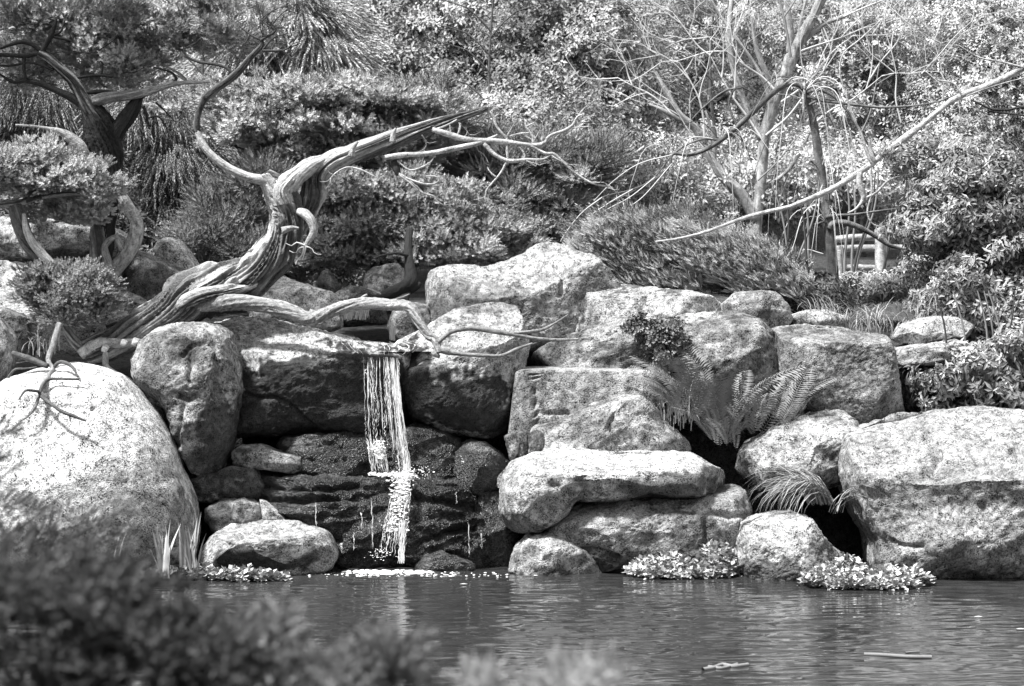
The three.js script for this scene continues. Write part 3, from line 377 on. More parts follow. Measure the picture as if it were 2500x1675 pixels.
// ---------------------------------------------------------------- the twisted dead tree over the rocks
{
  const z = 0.1, t = thing('dead_tree', 'large twisted dead tree with deeply grooved bark leaning over the waterfall boulders', 'tree', P(290, 850, z));
  const B = { ridge: 0.2, c: 0.13, c2: 0.5, twist: 1.6, knob: 0.15 };
  limb(t, 'trunk', [[205, 862, 30, 0.15], [270, 842, 36, 0.12], [340, 806, 42, 0.08], [420, 762, 50], [480, 722, 56, -0.04], [550, 700, 56, -0.08], [620, 668, 52, -0.1], [672, 612, 48, -0.12], [696, 555, 42, -0.12], [694, 505, 40, -0.12], [680, 470, 40, -0.1], [662, 445, 30, -0.1], [646, 424, 17, -0.1]], z, { ...B, seed: 3 });
  limb(t, 'root_strand', [[262, 806, 14, 0.02], [310, 794, 22, 0.02], [372, 756, 24], [430, 722, 24, -0.03], [490, 690, 24, -0.05], [540, 682, 20, -0.02]], z, { ...B, seed: 9 });
  limb(t, 'root_strand', [[390, 776, 6, 0.02], [430, 752, 18, 0.08], [490, 722, 22, 0.16], [550, 714, 18, 0.14], [600, 704, 10, 0.06], [640, 690, 3, -0.02]], z, { ...B, seed: 15 });
  limb(t, 'branch_stub', [[690, 500, 30, -0.06], [684, 470, 30, -0.05], [706, 446, 26, -0.08], [730, 426, 22, -0.12], [766, 402, 18, -0.16], [800, 388, 14, -0.17], [850, 370, 8, -0.14], [890, 358, 3, -0.12]], z, { ...B, c: 0.45, c2: 0.6, ridge: 0.1 });
  limb(t, 'branch_stub', [[690, 500, 22, -0.08], [668, 470, 24, -0.05], [653, 446, 19, -0.03], [642, 430, 17.5, -0.02], [641, 427, 15, -0.02]], z, { ...B, c: 0.5, c2: 0.62, ridge: 0.06 }).userData.label = 'pale sawn stub';
  limb(t, 'limb', [[694, 590, 26, -0.22], [720, 545, 33, -0.25], [752, 500, 34, -0.26], [768, 455, 33, -0.26], [778, 424, 30, -0.24], [806, 398, 26, -0.2], [860, 376, 24, -0.15], [950, 344, 22, -0.05], [1040, 312, 17, 0.05], [1110, 290, 12, 0.1], [1180, 268, 8, 0.15], [1192, 264, 3, 0.16]], z, { ...B, seed: 21, c: 0.14, c2: 0.5 });
  limb(t, 'limb', [[672, 450, 15, -0.06], [640, 440, 12], [600, 430, 11, 0.02], [545, 402, 10, 0.03], [500, 360, 9, 0.03], [482, 320, 7.5, 0.02], [481, 300, 7, 0.01]], z, { ridge: 0.05, c: 0.5, c2: 0.6, seed: 31 });
  limb(t, 'limb', [[483, 322, 7.5, 0.02], [480, 305, 8, 0.02], [484, 278, 7.5], [498, 244, 8], [502, 238, 10], [524, 220, 9, -0.02], [575, 182, 10, -0.03], [612, 140, 8, -0.05], [640, 108, 6, -0.06], [636, 95, 4, -0.06]], z, { ridge: 0.1, c: 0.04, c2: 0.3, bias: -0.12, seed: 33 });  // upper limb coloured dark, standing in for crown shade
  const low = [[440, 760, 8, 0.0], [475, 748, 16, 0.05], [515, 742, 20, 0.12], [560, 738, 19, 0.2], [620, 742, 19, 0.25], [690, 756, 18, 0.3], [755, 778, 17, 0.33], [785, 770, 16, 0.34], [830, 752, 15, 0.36], [890, 741, 15, 0.38], [950, 744, 14, 0.4], [1000, 750, 13, 0.42], [1022, 784, 12, 0.44], [1045, 818, 11, 0.46], [1062, 830, 10, 0.48], [1072, 862, 8, 0.5]];
  limb(t, 'low_branch', low, z, { ridge: 0.14, c: 0.3, c2: 0.55, seed: 41, twist: 4 });
  limb(t, 'hooked_branch', [[728, 516, 9, -0.05], [744, 522, 12], [760, 540, 12, 0.02], [766, 565, 10, 0.02], [752, 590, 7, 0.02], [742, 604, 4, 0.02]], z, { ridge: 0.06, c: 0.42, c2: 0.6 });
  for (const p of [[[742, 604, 2.4], [730, 606, 1.6], [722, 618, 1.2], [706, 612, 0.8]], [[742, 604, 2.4], [738, 622, 1.6], [726, 634, 1.2], [722, 646, 0.7]], [[745, 602, 2.4], [760, 606, 1.6], [768, 618, 1.1], [784, 622, 0.7]], [[745, 600, 2.4], [724, 592, 1.6], [712, 600, 1.1], [698, 594, 0.7]], [[748, 598, 2.4], [742, 622, 1.6], [738, 634, 1]]]) limb(t, 'root_tip', p, z + 0.03, {}, MAT.paleTwig);
  for (const p of [[[1070, 835, 6], [1100, 812, 5.5], [1140, 802, 5.5], [1200, 808, 5.5], [1260, 818, 5], [1310, 826, 4.5], [1360, 830, 4], [1412, 828, 2.5]], [[1230, 816, 4.5], [1270, 812, 4], [1320, 806, 3.6], [1350, 792, 3], [1388, 768, 2]], [[1070, 852, 7], [1085, 858, 7], [1125, 864, 5.5], [1180, 868, 5], [1225, 868, 4.5], [1262, 852, 4], [1300, 838, 2.5]]]) limb(t, 'branch', p, z + 0.5, { c: 0.24, knob: 0.3, seg: 12, step: 0.008 });
  for (const p of [[[1058, 862, 9], [1065, 866, 8], [1074, 872, 4]], [[1075, 850, 8], [1088, 856, 9], [1100, 862, 6]], [[1250, 866, 2.5], [1275, 848, 2.5], [1312, 836, 1.5]], [[1096, 806, 2], [1096, 820, 1.5]]]) limb(t, 'knot', p, z + 0.5, { c: 0.3, knob: 0.5 });
  const tw = [[[1055, 316, 7], [1090, 326, 7], [1130, 338, 6.5], [1200, 344, 7], [1250, 348, 6.5], [1300, 354, 6], [1328, 350, 6], [1342, 332, 5], [1380, 318, 4.5], [1398, 305, 4], [1410, 285, 3], [1424, 278, 1.5]], [[940, 384, 6], [990, 378, 7], [1050, 374, 6.5], [1110, 362, 6], [1170, 348, 6], [1215, 330, 3]], [[1182, 350, 6], [1206, 376, 6], [1240, 392, 6], [1285, 390, 5], [1328, 388, 3], [1345, 378, 2]], [[1295, 354, 4.5], [1330, 374, 4], [1352, 376, 4], [1376, 396, 3.5], [1400, 418, 3], [1440, 445, 2.6], [1484, 456, 2]], [[1188, 268, 4], [1205, 285, 4], [1212, 308, 3.5], [1236, 336, 3]], [[1238, 336, 4], [1238, 365, 4], [1241, 392, 3]], [[1236, 396, 4], [1224, 420, 3.5], [1196, 454, 2]], [[1210, 432, 2.5], [1196, 420, 2], [1190, 408, 1.5]], [[1205, 288, 3], [1218, 278, 2]], [[1238, 334, 2], [1270, 326, 2.5], [1298, 324, 1.5]], [[1300, 350, 2.5], [1300, 332, 2.5], [1284, 310, 2.5], [1282, 296, 1.2]], [[1286, 308, 2], [1306, 298, 1.2]], [[1398, 312, 2.5], [1440, 309, 1.2]], [[1268, 358, 2.5], [1282, 380, 3], [1280, 386, 3]], [[1412, 284, 1.8], [1426, 264, 1]], [[1290, 392, 2], [1308, 406, 1.5], [1312, 394, 1]], [[1400, 418, 1.8], [1436, 416, 1]], [[960, 392, 9, -0.04], [968, 412, 10, -0.03], [974, 428, 6, -0.03]], [[974, 424, 3], [1000, 438, 3], [1040, 450, 3], [1062, 448, 3], [1072, 440, 2.4], [1066, 432, 2], [1040, 430, 1.4]], [[974, 426, 3], [1000, 446, 3], [1030, 470, 3], [1062, 481, 2.4], [1066, 492, 1.2]], [[970, 392, 2], [1000, 415, 2.2], [1030, 408, 2.2], [1052, 395, 2], [1062, 378, 1.2]], [[920, 434, 1.6], [880, 414, 2], [850, 408, 2.2], [828, 416, 1.4]], [[1164, 272, 2.5], [1168, 262, 2.5], [1152, 244, 2], [1141, 224, 1.2]], [[1124, 300, 3], [1122, 318, 2.4], [1116, 330, 1.4]], [[1098, 304, 2.5], [1100, 325, 1.6]], [[1186, 266, 2.5], [1194, 256, 1.6]], [[1060, 318, 3], [1090, 306, 2.5], [1116, 292, 2]]];
  for (const p of tw) limb(t, 'twig', p, z + 0.14, { c: p[0][0] > 955 && p[0][0] < 965 ? 0.05 : 0.55, knob: 0.35, seg: 7 });
  const up = [[[636, 98, 4], [650, 90, 3.5], [668, 80, 3], [674, 70, 2]], [[672, 74, 2.5], [640, 52, 2], [634, 30, 1.6], [626, 0, 1.2]], [[642, 120, 3], [668, 92, 2.6], [700, 82, 1.5]], [[640, 124, 4], [672, 124, 3.5], [690, 124, 3], [722, 156, 2]], [[688, 124, 2.5], [712, 114, 2], [734, 106, 1.2]], [[570, 184, 5], [556, 168, 4], [530, 158, 4], [490, 152, 3.5], [462, 142, 3], [450, 128, 3], [449, 116, 2]], [[450, 118, 1.5], [478, 104, 1], [490, 92, 0.8]], [[632, 96, 3], [610, 84, 2.4], [584, 64, 1.6]], [[610, 86, 2], [596, 110, 1.5]], [[640, 52, 1.6], [670, 24, 1.4], [740, 6, 1]], [[684, 60, 1.4], [694, 36, 1]]];
  for (const p of up) limb(t, 'twig', p, z - 0.05, { c: 0.06, knob: 0.3 });
  const rt = rng(811);
  for (const [x, y, a, l, d] of [[640, 96, -1.2, 70, 2], [640, 100, -2.0, 70, 2], [690, 124, -0.4, 60, 2], [640, 60, -1.7, 60, 1], [600, 150, -2.6, 60, 1], [500, 150, -1.9, 50, 1], [660, 70, -0.7, 80, 1], [560, 175, -1.3, 50, 1]]) fork(t, 'twig', x, y, a, l, 1.8, z - 0.05, d, rt, { c: 0.035, bend: 0.9 });
  for (const [x, y, a, l, d] of [[1412, 284, -0.9, 40, 1], [1300, 350, -1.2, 50, 1], [1236, 336, -0.9, 40, 1], [1345, 378, 0.2, 50, 1], [1440, 445, 0.4, 50, 1], [1196, 454, 2.0, 40, 1], [1190, 266, -1.0, 50, 1], [1060, 483, 0.3, 40, 1], [1150, 340, 0.9, 50, 1], [1280, 390, 0.9, 40, 1], [1000, 440, 0.9, 40, 1], [1120, 300, 1.0, 40, 1], [1370, 396, 0.1, 44, 1], [830, 416, 2.8, 40, 1], [1030, 330, 0.9, 40, 1]]) fork(t, 'twig', x, y, a, l, 1.9, z + 0.14, d, rt, { c: 0.5, bend: 1 });
  for (const [x, y, a, l] of [[430, 740, -2.3, 26], [560, 690, -0.9, 22], [700, 560, -0.3, 30], [880, 736, -1.0, 24], [760, 768, 2.0, 26], [860, 372, -1.3, 30], [960, 336, -1.5, 24], [340, 800, -2.0, 26]]) limb(t, 'snag', [[x - Math.cos(a) * 12, y - Math.sin(a) * 12, 9], [x + Math.cos(a) * l * 0.4, y + Math.sin(a) * l * 0.4, 6], [x + Math.cos(a + 0.2) * l, y + Math.sin(a + 0.2) * l, 2.5]], z + 0.1, { ridge: 0.1, c: 0.4, seg: 14, step: 0.01 });
  for (const p of [[[196, 866, 13], [225, 846, 14], [252, 832, 11]], [[240, 836, 13], [290, 838, 13], [340, 836, 10], [360, 834, 4]], [[250, 826, 7], [257, 862, 8], [259, 896, 8], [276, 908, 7], [312, 926, 6], [328, 934, 5], [350, 930, 3], [366, 931, 2]], [[318, 928, 5], [330, 944, 5], [346, 947, 4.5], [356, 940, 2.5]]]) limb(t, 'root', p, z + 0.22, { c: 0.6, c2: 0.45, knob: 0.2, seg: 14, label: 'bleached root' });
  for (const [x, y, r] of [[304, 838, 8], [332, 836, 10], [258, 852, 9]]) limb(t, 'cut_end', [[x - 8, y - 3, r], [x, y, r * 1.05], [x + 4, y + 3, r * 0.95]], z + 0.36, { c: 0.66, step: 0.01, seg: 16, label: 'sawn root end' });
}
// ---------------------------------------------------------------- junipers at the left
{
  const z = -0.5, t = thing('juniper_tree', 'old juniper with a thick forked trunk darkened for shade and bleached deadwood at upper left', 'tree', P(245, 700, z));
  const D = { c: 0.014, c2: 0.03, ridge: 0.14, twist: 1 };  // bark set near black, crown shade put into the colour
  limb(t, 'trunk', [[248, 705, 30], [246, 640, 28], [250, 560, 26], [270, 480, 24], [268, 430, 32], [258, 380, 40], [248, 335, 44], [238, 300, 38], [222, 266, 26]], z, D);
  limb(t, 'limb', [[252, 385, 18], [268, 350, 24], [286, 318, 22], [308, 290, 20], [326, 262, 17], [338, 238, 12], [350, 226, 8]], z, D);
  limb(t, 'limb', [[246, 335, 16, -0.05], [232, 296, 22, -0.03], [212, 258, 18], [196, 228, 14], [180, 200, 13], [150, 170, 12], [118, 142, 12], [96, 128, 9]], z + 0.05, { ...D, c2: 0.3 });
  limb(t, 'limb', [[232, 285, 8], [210, 262, 12], [185, 244, 11], [140, 222, 8], [100, 205, 7], [64, 198, 5], [30, 200, 4], [0, 182, 3], [-30, 172, 2]], z + 0.02, D);
  limb(t, 'limb', [[205, 262, 6, -0.05], [224, 250, 12, -0.03], [250, 241, 14], [300, 234, 13], [350, 226, 12], [385, 216, 9], [420, 205, 7], [450, 202, 5], [484, 201, 4], [513, 200, 3]], z + 0.06, { ridge: 0.1, c: 0.42, c2: 0.2, bias: -0.05 });
  limb(t, 'limb', [[232, 388, 14, 0.05], [205, 362, 15, 0.08], [172, 336, 14, 0.1], [150, 322, 8, 0.12], [120, 314, 4, 0.12], [80, 308, 3.4, 0.12], [38, 305, 2.5, 0.12]], z, { ridge: 0.08, c: 0.55, label: 'bleached dead limb' });
  limb(t, 'deadwood', [[272, 440, 5, 0.08], [292, 470, 12, 0.1], [312, 505, 15, 0.12], [334, 545, 17, 0.12], [330, 580, 18, 0.12], [308, 622, 20, 0.1], [280, 660, 18, 0.05], [258, 700, 12]], z, { ridge: 0.1, c: 0.6, c2: 0.5, label: 'bleached curved deadwood' });
  limb(t, 'deadwood', [[272, 690, 14, 0.1], [262, 640, 12, 0.12], [256, 600, 8, 0.13], [282, 580, 7, 0.13], [300, 610, 10, 0.14]], z, { ridge: 0.1, c: 0.5, c2: 0.35 });
  limb(t, 'trunk_stub', [[244, 690, 24, 0.06], [240, 620, 22, 0.06], [238, 570, 20, 0.06], [236, 536, 16, 0.06], [230, 528, 10, 0.06]], z, { ridge: 0.16, c: 0.42, c2: 0.1, label: 'short stub of grey wood' });
  for (const p of [[[100, 132, 8], [112, 108, 7], [126, 86, 6], [134, 60, 5], [138, 46, 3]], [[132, 70, 3], [120, 60, 3], [90, 60, 2], [50, 54, 1.5]], [[132, 84, 4], [148, 78, 3], [158, 50, 2]], [[130, 90, 3], [150, 94, 4], [175, 100, 2]], [[100, 124, 6], [78, 108, 6], [52, 102, 6], [24, 110, 4], [-10, 122, 3]], [[98, 130, 6], [60, 136, 6], [0, 134, 5], [-30, 136, 5]], [[60, 134, 4], [58, 165, 4], [64, 195, 3]], [[130, 172, 4], [100, 158, 4], [70, 152, 3], [30, 160, 3], [-20, 160, 2]], [[384, 218, 4], [430, 195, 4], [420, 178, 3], [398, 170, 2.4], [374, 164, 1.5]], [[205, 226, 6], [250, 224, 6], [290, 226, 4]], [[184, 190, 3], [240, 184, 4], [275, 188, 2]], [[240, 186, 3], [248, 205, 3], [262, 214, 2]], [[246, 184, 3], [250, 160, 2.4], [236, 126, 1.6]], [[350, 260, 4], [358, 280, 4], [360, 296, 3]], [[362, 288, 2], [385, 285, 2], [400, 300, 1.6], [412, 330, 1]], [[380, 250, 3], [400, 268, 2], [430, 300, 1]], [[236, 126, 1.4], [210, 130, 1.2], [180, 124, 1]], [[240, 124, 1.4], [270, 104, 1.1], [290, 88, 0.8]], [[300, 178, 1.6], [330, 176, 1.4], [352, 164, 1]]]) limb(t, 'branch', p, z + 0.05, { c: 0.02 });
  foliage(t, [[90, 70, 150, 90, z - 0.5, 0.4], [250, 90, 170, 100, z - 0.6, 0.5], [280, 170, 130, 60, z - 0.5, 0.4], [420, 60, 130, 80, z - 0.7, 0.5], [60, -120, 240, 80, z + 0.1, 0.7], [300, -130, 240, 80, z + 0.1, 0.7], [60, 180, 90, 60, z - 0.6, 0.3], [560, 60, 110, 90, z - 0.6, 0.4]], SPRIG.juniper, { n: 38000, seed: 11, c: 0.42, clump: 0.08, per: 20, gap: -0.02, fill: 0.5, size: 1 });  // pads above the frame: unseen crown, added to shade the trunk
}
{
  const z = 0.05, t = thing('juniper_tree', 'small juniper with a curved pale-streaked trunk and a flat foliage pad at the left edge', 'tree', P(120, 660, z));
  limb(t, 'trunk', [[40, 500, 22], [48, 540, 22], [62, 580, 20], [84, 612, 18], [110, 636, 18], [150, 664, 14]], z, { ridge: 0.13, c: 0.12, c2: 0.2 });
  limb(t, 'deadwood', [[58, 522, 4, 0.06], [62, 555, 8, 0.08], [76, 588, 10, 0.08], [100, 618, 12, 0.08], [140, 660, 10, 0.07], [150, 672, 5, 0.06]], z, { ridge: 0.06, c: 0.66, label: 'bleached strip of bare wood' });
  limb(t, 'limb', [[-40, 500, 10], [10, 498, 11], [45, 496, 10], [70, 488, 8], [110, 480, 6], [170, 474, 5], [240, 480, 2]], z + 0.02, { c: 0.06, c2: 0.35 });
  for (const p of [[[70, 486, 6], [86, 462, 5], [100, 440, 4], [128, 424, 2]], [[72, 480, 4], [76, 450, 3], [74, 430, 2]], [[100, 486, 3], [98, 482, 4], [64, 492, 4]]]) limb(t, 'branch', p, z + 0.04, { c: 0.05 });
  foliage(t, [[50, 410, 110, 55, z - 0.1, 0.3], [150, 440, 110, 50, z - 0.12, 0.28], [235, 455, 60, 55, z - 0.15, 0.2], [110, 390, 60, 40, z - 0.1, 0.22], [190, 520, 90, 36, z - 0.25, 0.15], [-20, 430, 60, 60, z, 0.25]], SPRIG.juniper, { n: 14000, seed: 13, c: 0.42, clump: 0.05, per: 18, gap: -0.1, lump: 1.1, fill: 0.3, size: 0.85 });
}
{
  const z = 0.3, t = thing('juniper_shrub', 'round juniper tuft on a dark bent stem beside the root of the dead tree', 'shrub', P(190, 855, z));
  limb(t, 'stem', [[205, 858, 13], [185, 838, 13], [166, 812, 11], [150, 782, 10], [146, 750, 6]], z, { ridge: 0.08, c: 0.07, c2: 0.3 });
  limb(t, 'stem', [[150, 790, 5], [138, 760, 4], [120, 720, 3]], z, { c: 0.07 });
  foliage(t, [[165, 720, 110, 70, z, 0.28], [100, 700, 60, 45, z, 0.2], [220, 745, 70, 60, z, 0.22], [160, 770, 70, 40, z, 0.2], [225, 690, 60, 40, z - 0.05, 0.2]], SPRIG.juniper, { n: 13000, seed: 17, c: 0.3, clump: 0.045, per: 16, gap: -0.16, fill: 0.7, size: 0.72, lump: 0.8 });
}
{ // fallen twig on the pale boulder
  const z = 1.55, t = thing('dead_twig', 'forked bare dead branch lying over the top of the huge pale boulder', 'branch', P(110, 960, z));
  limb(t, 'stem', [[145, 790, 7, -0.75], [130, 840, 7, -0.65], [118, 880, 6.5, -0.55], [128, 900, 6.5, -0.5], [120, 916, 6, -0.42], [105, 940, 7, -0.2], [96, 962, 5, -0.1], [86, 992, 3.6, -0.03], [66, 1018, 2.8], [48, 1028, 3]], z, { c: 0.26, knob: 0.35, seg: 10, step: 0.01 });
  for (const p of [[[30, 862, 7, -0.6], [70, 875, 8, -0.56], [116, 894, 8, -0.5]], [[132, 896, 5, -0.45], [145, 884, 5, -0.44], [165, 888, 5, -0.4], [180, 900, 4, -0.35], [190, 920, 3, -0.3]], [[96, 960, 5, -0.08], [104, 940, 5, -0.15], [120, 926, 4.5, -0.2], [150, 925, 3.5, -0.2], [195, 926, 2.5, -0.22]], [[96, 956, 3, -0.06], [64, 953, 3], [56, 960, 2.5, 0.02], [46, 976, 1.6, 0.04]], [[98, 964, 5, -0.08], [124, 986, 5], [150, 1004, 4.5, 0.04], [180, 1016, 4, 0.06], [210, 1028, 2.5, 0.08]], [[170, 1014, 2, 0.05], [172, 1030, 1.2, 0.06]], [[20, 922, 3, -0.5], [36, 902, 3, -0.5], [60, 900, 2.4, -0.5], [90, 896, 1.6, -0.5]]]) limb(t, 'twig', p, z, { c: 0.1, knob: 0.35, seg: 8 });
}
// ---------------------------------------------------------------- conifers behind the rocks
function conifer(label, z, base, stems, pads, geo, o, name = 'conifer', cat = 'tree') {
  const t = thing(name, label, cat, P(base[0], base[1], z));
  stems.forEach((p, i) => limb(t, i ? 'limb' : 'trunk', p, z, { c: 0.02, ridge: 0.06, ...(o.bark ?? {}) }));
  foliage(t, pads.map((p) => [p[0], p[1], p[2], p[3], z + (p[4] ?? 0), p[5] ?? 0.5]), geo, o);
  return t;
}
conifer('dark weeping conifer with hanging sprays behind the left juniper', -6, [400, 640], [[[400, 660, 16], [395, 480, 13], [385, 300, 8], [380, 200, 4]], [[395, 420, 7], [470, 340, 5], [520, 300, 3]]],
  [[395, 300, 130, 90, 0, 1.2], [430, 430, 150, 110, 0.2, 1.1], [480, 560, 150, 90, 0.4, 1], [350, 520, 90, 100, 0.3, 0.8], [120, 270, 120, 110, -0.4, 1], [60, 400, 100, 110, -0.5, 0.8], [420, 600, 160, 60, 0.6, 0.6]], SPRIG.droop, { n: 26000, seed: 23, c: 0.15, clump: 0.2, per: 22, gap: -0.2, up: -0.7, size: 1.25, rise: -0.9, fill: 0.5 });
conifer('light weeping conifer with long hanging sprays, tall behind the curved bare limb', -9.5, [690, 420], [[[700, 640, 14], [690, 400, 12], [685, 200, 8], [690, -60, 5]]],
  [[700, 60, 150, 110, 0, 1.4], [640, 180, 130, 110, 0.2, 1.2], [790, 160, 100, 100, 0.2, 1.2], [560, 250, 120, 80, 0.4, 1], [720, 230, 130, 60, 0.4, 1]], SPRIG.droop, { n: 20000, seed: 29, c: 0.36, clump: 0.26, per: 20, gap: -0.15, up: -0.5, size: 1.5, rise: -0.7, fill: 0.5 });
conifer('broad flat-topped juniper with layered pads behind the long bare limb', -4, [690, 660], [[[690, 700, 13], [700, 560, 12], [690, 440, 11], [676, 396, 9], [650, 372, 6]], [[684, 420, 7], [660, 395, 7], [630, 375, 5], [560, 352, 3]], [[690, 430, 7], [712, 392, 6], [735, 362, 4]], [[700, 520, 7], [820, 440, 6], [960, 380, 5], [1040, 340, 3]], [[640, 376, 4], [610, 366, 4], [575, 360, 2]]],
  [[860, 252, 190, 44, 0, 0.8], [1010, 258, 110, 48, 0.1, 0.6], [700, 250, 160, 44, 0, 0.7], [600, 300, 90, 56, 0.2, 0.5], [680, 330, 110, 46, 0.2, 0.5], [820, 320, 130, 44, 0.2, 0.5], [960, 330, 120, 40, 0.15, 0.5], [560, 250, 60, 40, 0, 0.4], [880, 380, 150, 36, 0.1, 0.5], [1080, 300, 70, 40, 0.1, 0.4]], SPRIG.juniper, { n: 44000, seed: 31, c: 0.44, clump: 0.085, per: 18, gap: -0.16, size: 1.2, fill: 0.5, flat: 0.6, lump: 1.4 });
conifer('dense dark juniper filling the hollow behind the leaning dead trunk', -3.3, [640, 690], [[[560, 720, 12], [575, 640, 9], [600, 560, 6]]],
  [[570, 520, 110, 60, 0, 0.5], [520, 590, 120, 60, 0.2, 0.5], [620, 620, 110, 50, 0.2, 0.5], [650, 440, 80, 46, 0, 0.4], [560, 660, 120, 36, 0.3, 0.4]], SPRIG.feather, { n: 11000, seed: 37, c: 0.17, clump: 0.12, per: 16, gap: -0.15, size: 0.8, fill: 0.4 });
conifer('middle juniper with stacked tufted pads above the upper pool', -2.6, [985, 700], [[[1020, 650, 9], [1000, 600, 9], [990, 520, 8], [980, 440, 6]], [[990, 540, 6], [880, 500, 5], [820, 480, 3]], [[990, 520, 6], [1120, 480, 5], [1220, 470, 3]]],
  [[860, 480, 120, 42, 0, 0.4], [980, 470, 110, 40, 0.1, 0.4], [1100, 500, 110, 44, 0.1, 0.4], [900, 560, 130, 44, 0.2, 0.4], [1040, 560, 130, 46, 0.25, 0.4], [1180, 560, 110, 46, 0.1, 0.4], [840, 620, 100, 44, 0.2, 0.35], [960, 630, 90, 34, 0.3, 0.3], [1100, 620, 120, 36, 0.3, 0.4], [1240, 590, 70, 46, 0, 0.35], [800, 540, 60, 50, 0.1, 0.3]], SPRIG.juniper, { n: 42000, seed: 41, c: 0.32, clump: 0.075, per: 18, gap: -0.14, size: 1.1, fill: 0.5, flat: 0.6, lump: 1.4 });
conifer('dark layered pine behind the tip of the dead limb, right of the middle juniper', -4.6, [1340, 590], [[[1345, 640, 10], [1335, 560, 10], [1318, 500, 9], [1310, 440, 7], [1306, 400, 5]], [[1318, 500, 6], [1270, 470, 5]], [[1320, 490, 6], [1400, 440, 4], [1440, 420, 2]]],
  [[1250, 420, 110, 44, 0, 0.5], [1340, 390, 110, 40, 0, 0.5], [1410, 430, 90, 40, 0.1, 0.5], [1240, 490, 100, 44, 0.1, 0.5], [1370, 500, 100, 40, 0.1, 0.4], [1300, 565, 70, 36, 0.2, 0.4], [1170, 420, 70, 44, -0.1, 0.5], [1460, 380, 60, 30, -0.1, 0.4], [1180, 350, 90, 30, -0.3, 0.5]], SPRIG.feather, { n: 22000, seed: 43, c: 0.28, clump: 0.1, per: 18, gap: -0.14, size: 0.95, fill: 0.5, lump: 1.4, flat: 0.5 });
conifer('spreading juniper with feathery shoots slanting left, above the loaf-shaped boulder', -2.2, [1640, 715], [[[1660, 725, 9], [1640, 660, 8], [1580, 600, 6], [1500, 560, 4]], [[1660, 690, 6], [1760, 640, 5], [1860, 620, 3]]],
  [[1500, 570, 80, 44, 0, 0.4], [1580, 600, 110, 56, 0.15, 0.45], [1680, 610, 120, 54, 0.2, 0.45], [1790, 640, 110, 46, 0.1, 0.4], [1560, 650, 110, 40, 0.25, 0.35], [1690, 670, 130, 36, 0.25, 0.35], [1880, 660, 60, 40, 0, 0.35], [1840, 700, 80, 24, 0.1, 0.3]], SPRIG.feather, { n: 22000, seed: 47, c: 0.28, clump: 0.09, per: 16, gap: -0.14, size: 0.95, lean: -0.7, rise: 0.3, fill: 0.5, lump: 1.4 });
{ // long feathery shoots of the spreading juniper, coloured brighter for its lit top
  const z = -1.45, t = thing('juniper_shrub', 'feathery shoots of the spreading juniper, coloured bright as its lit top, before the fence', 'shrub', P(1700, 620, z)), r = rng(51);
  const pads = [];
  for (let k = 0; k < 52; k++) { const x = 1420 + r() * 450, y = 545 + r() * 85 + Math.abs(x - 1560) * 0.13; limb(t, 'shoot', [[x + 130, y + 110, 3], [x + 60, y + 46, 2.4], [x, y - 10 - r() * 20, 1.2], [x - 40, y - 16, 0.8]], z, { c: 0.2 }); for (let m = 0; m < 5; m++) pads.push([x + 90 - m * 30, y + 72 - m * 21, 26, 9, z, 0.08]); }
  foliage(t, pads, SPRIG.feather, { n: 17000, seed: 53, c: 0.5, clump: 0.045, per: 12, gap: -0.6, size: 0.62, lean: -1.1, rise: 0.4, fill: 0.9 });
}
{
  const z = -0.9, t = thing('bent_trunk', 'black curved bare trunk bending left above the upper pool', 'trunk', P(985, 725, z - 0.3));
  limb(t, 'trunk', [[1000, 560, 9, -0.5], [996, 610, 10, -0.4], [1000, 650, 14, -0.35], [1000, 690, 17, -0.3], [975, 706, 16, -0.3], [945, 720, 14, -0.28], [915, 728, 9, -0.26], [896, 718, 4, -0.25]], z, { ridge: 0.08, c: 0.012 });
  limb(t, 'branch', [[1000, 708, 12, -0.3], [1018, 700, 8, -0.3], [1026, 690, 4, -0.3]], z, { c: 0.012 });
  limb(t, 'branch', [[995, 625, 4, -0.35], [970, 618, 4, -0.3], [935, 624, 3, -0.3], [915, 630, 1.5, -0.3]], z, { c: 0.012 });
  limb(t, 'branch', [[896, 704, 2, -0.2], [920, 714, 3, -0.2], [930, 718, 2, -0.2]], z, { c: 0.5 });
  limb(t, 'branch', [[950, 734, 3, -0.2], [975, 728, 3, -0.2], [1000, 718, 1.5, -0.2]], z, { c: 0.5 });
}
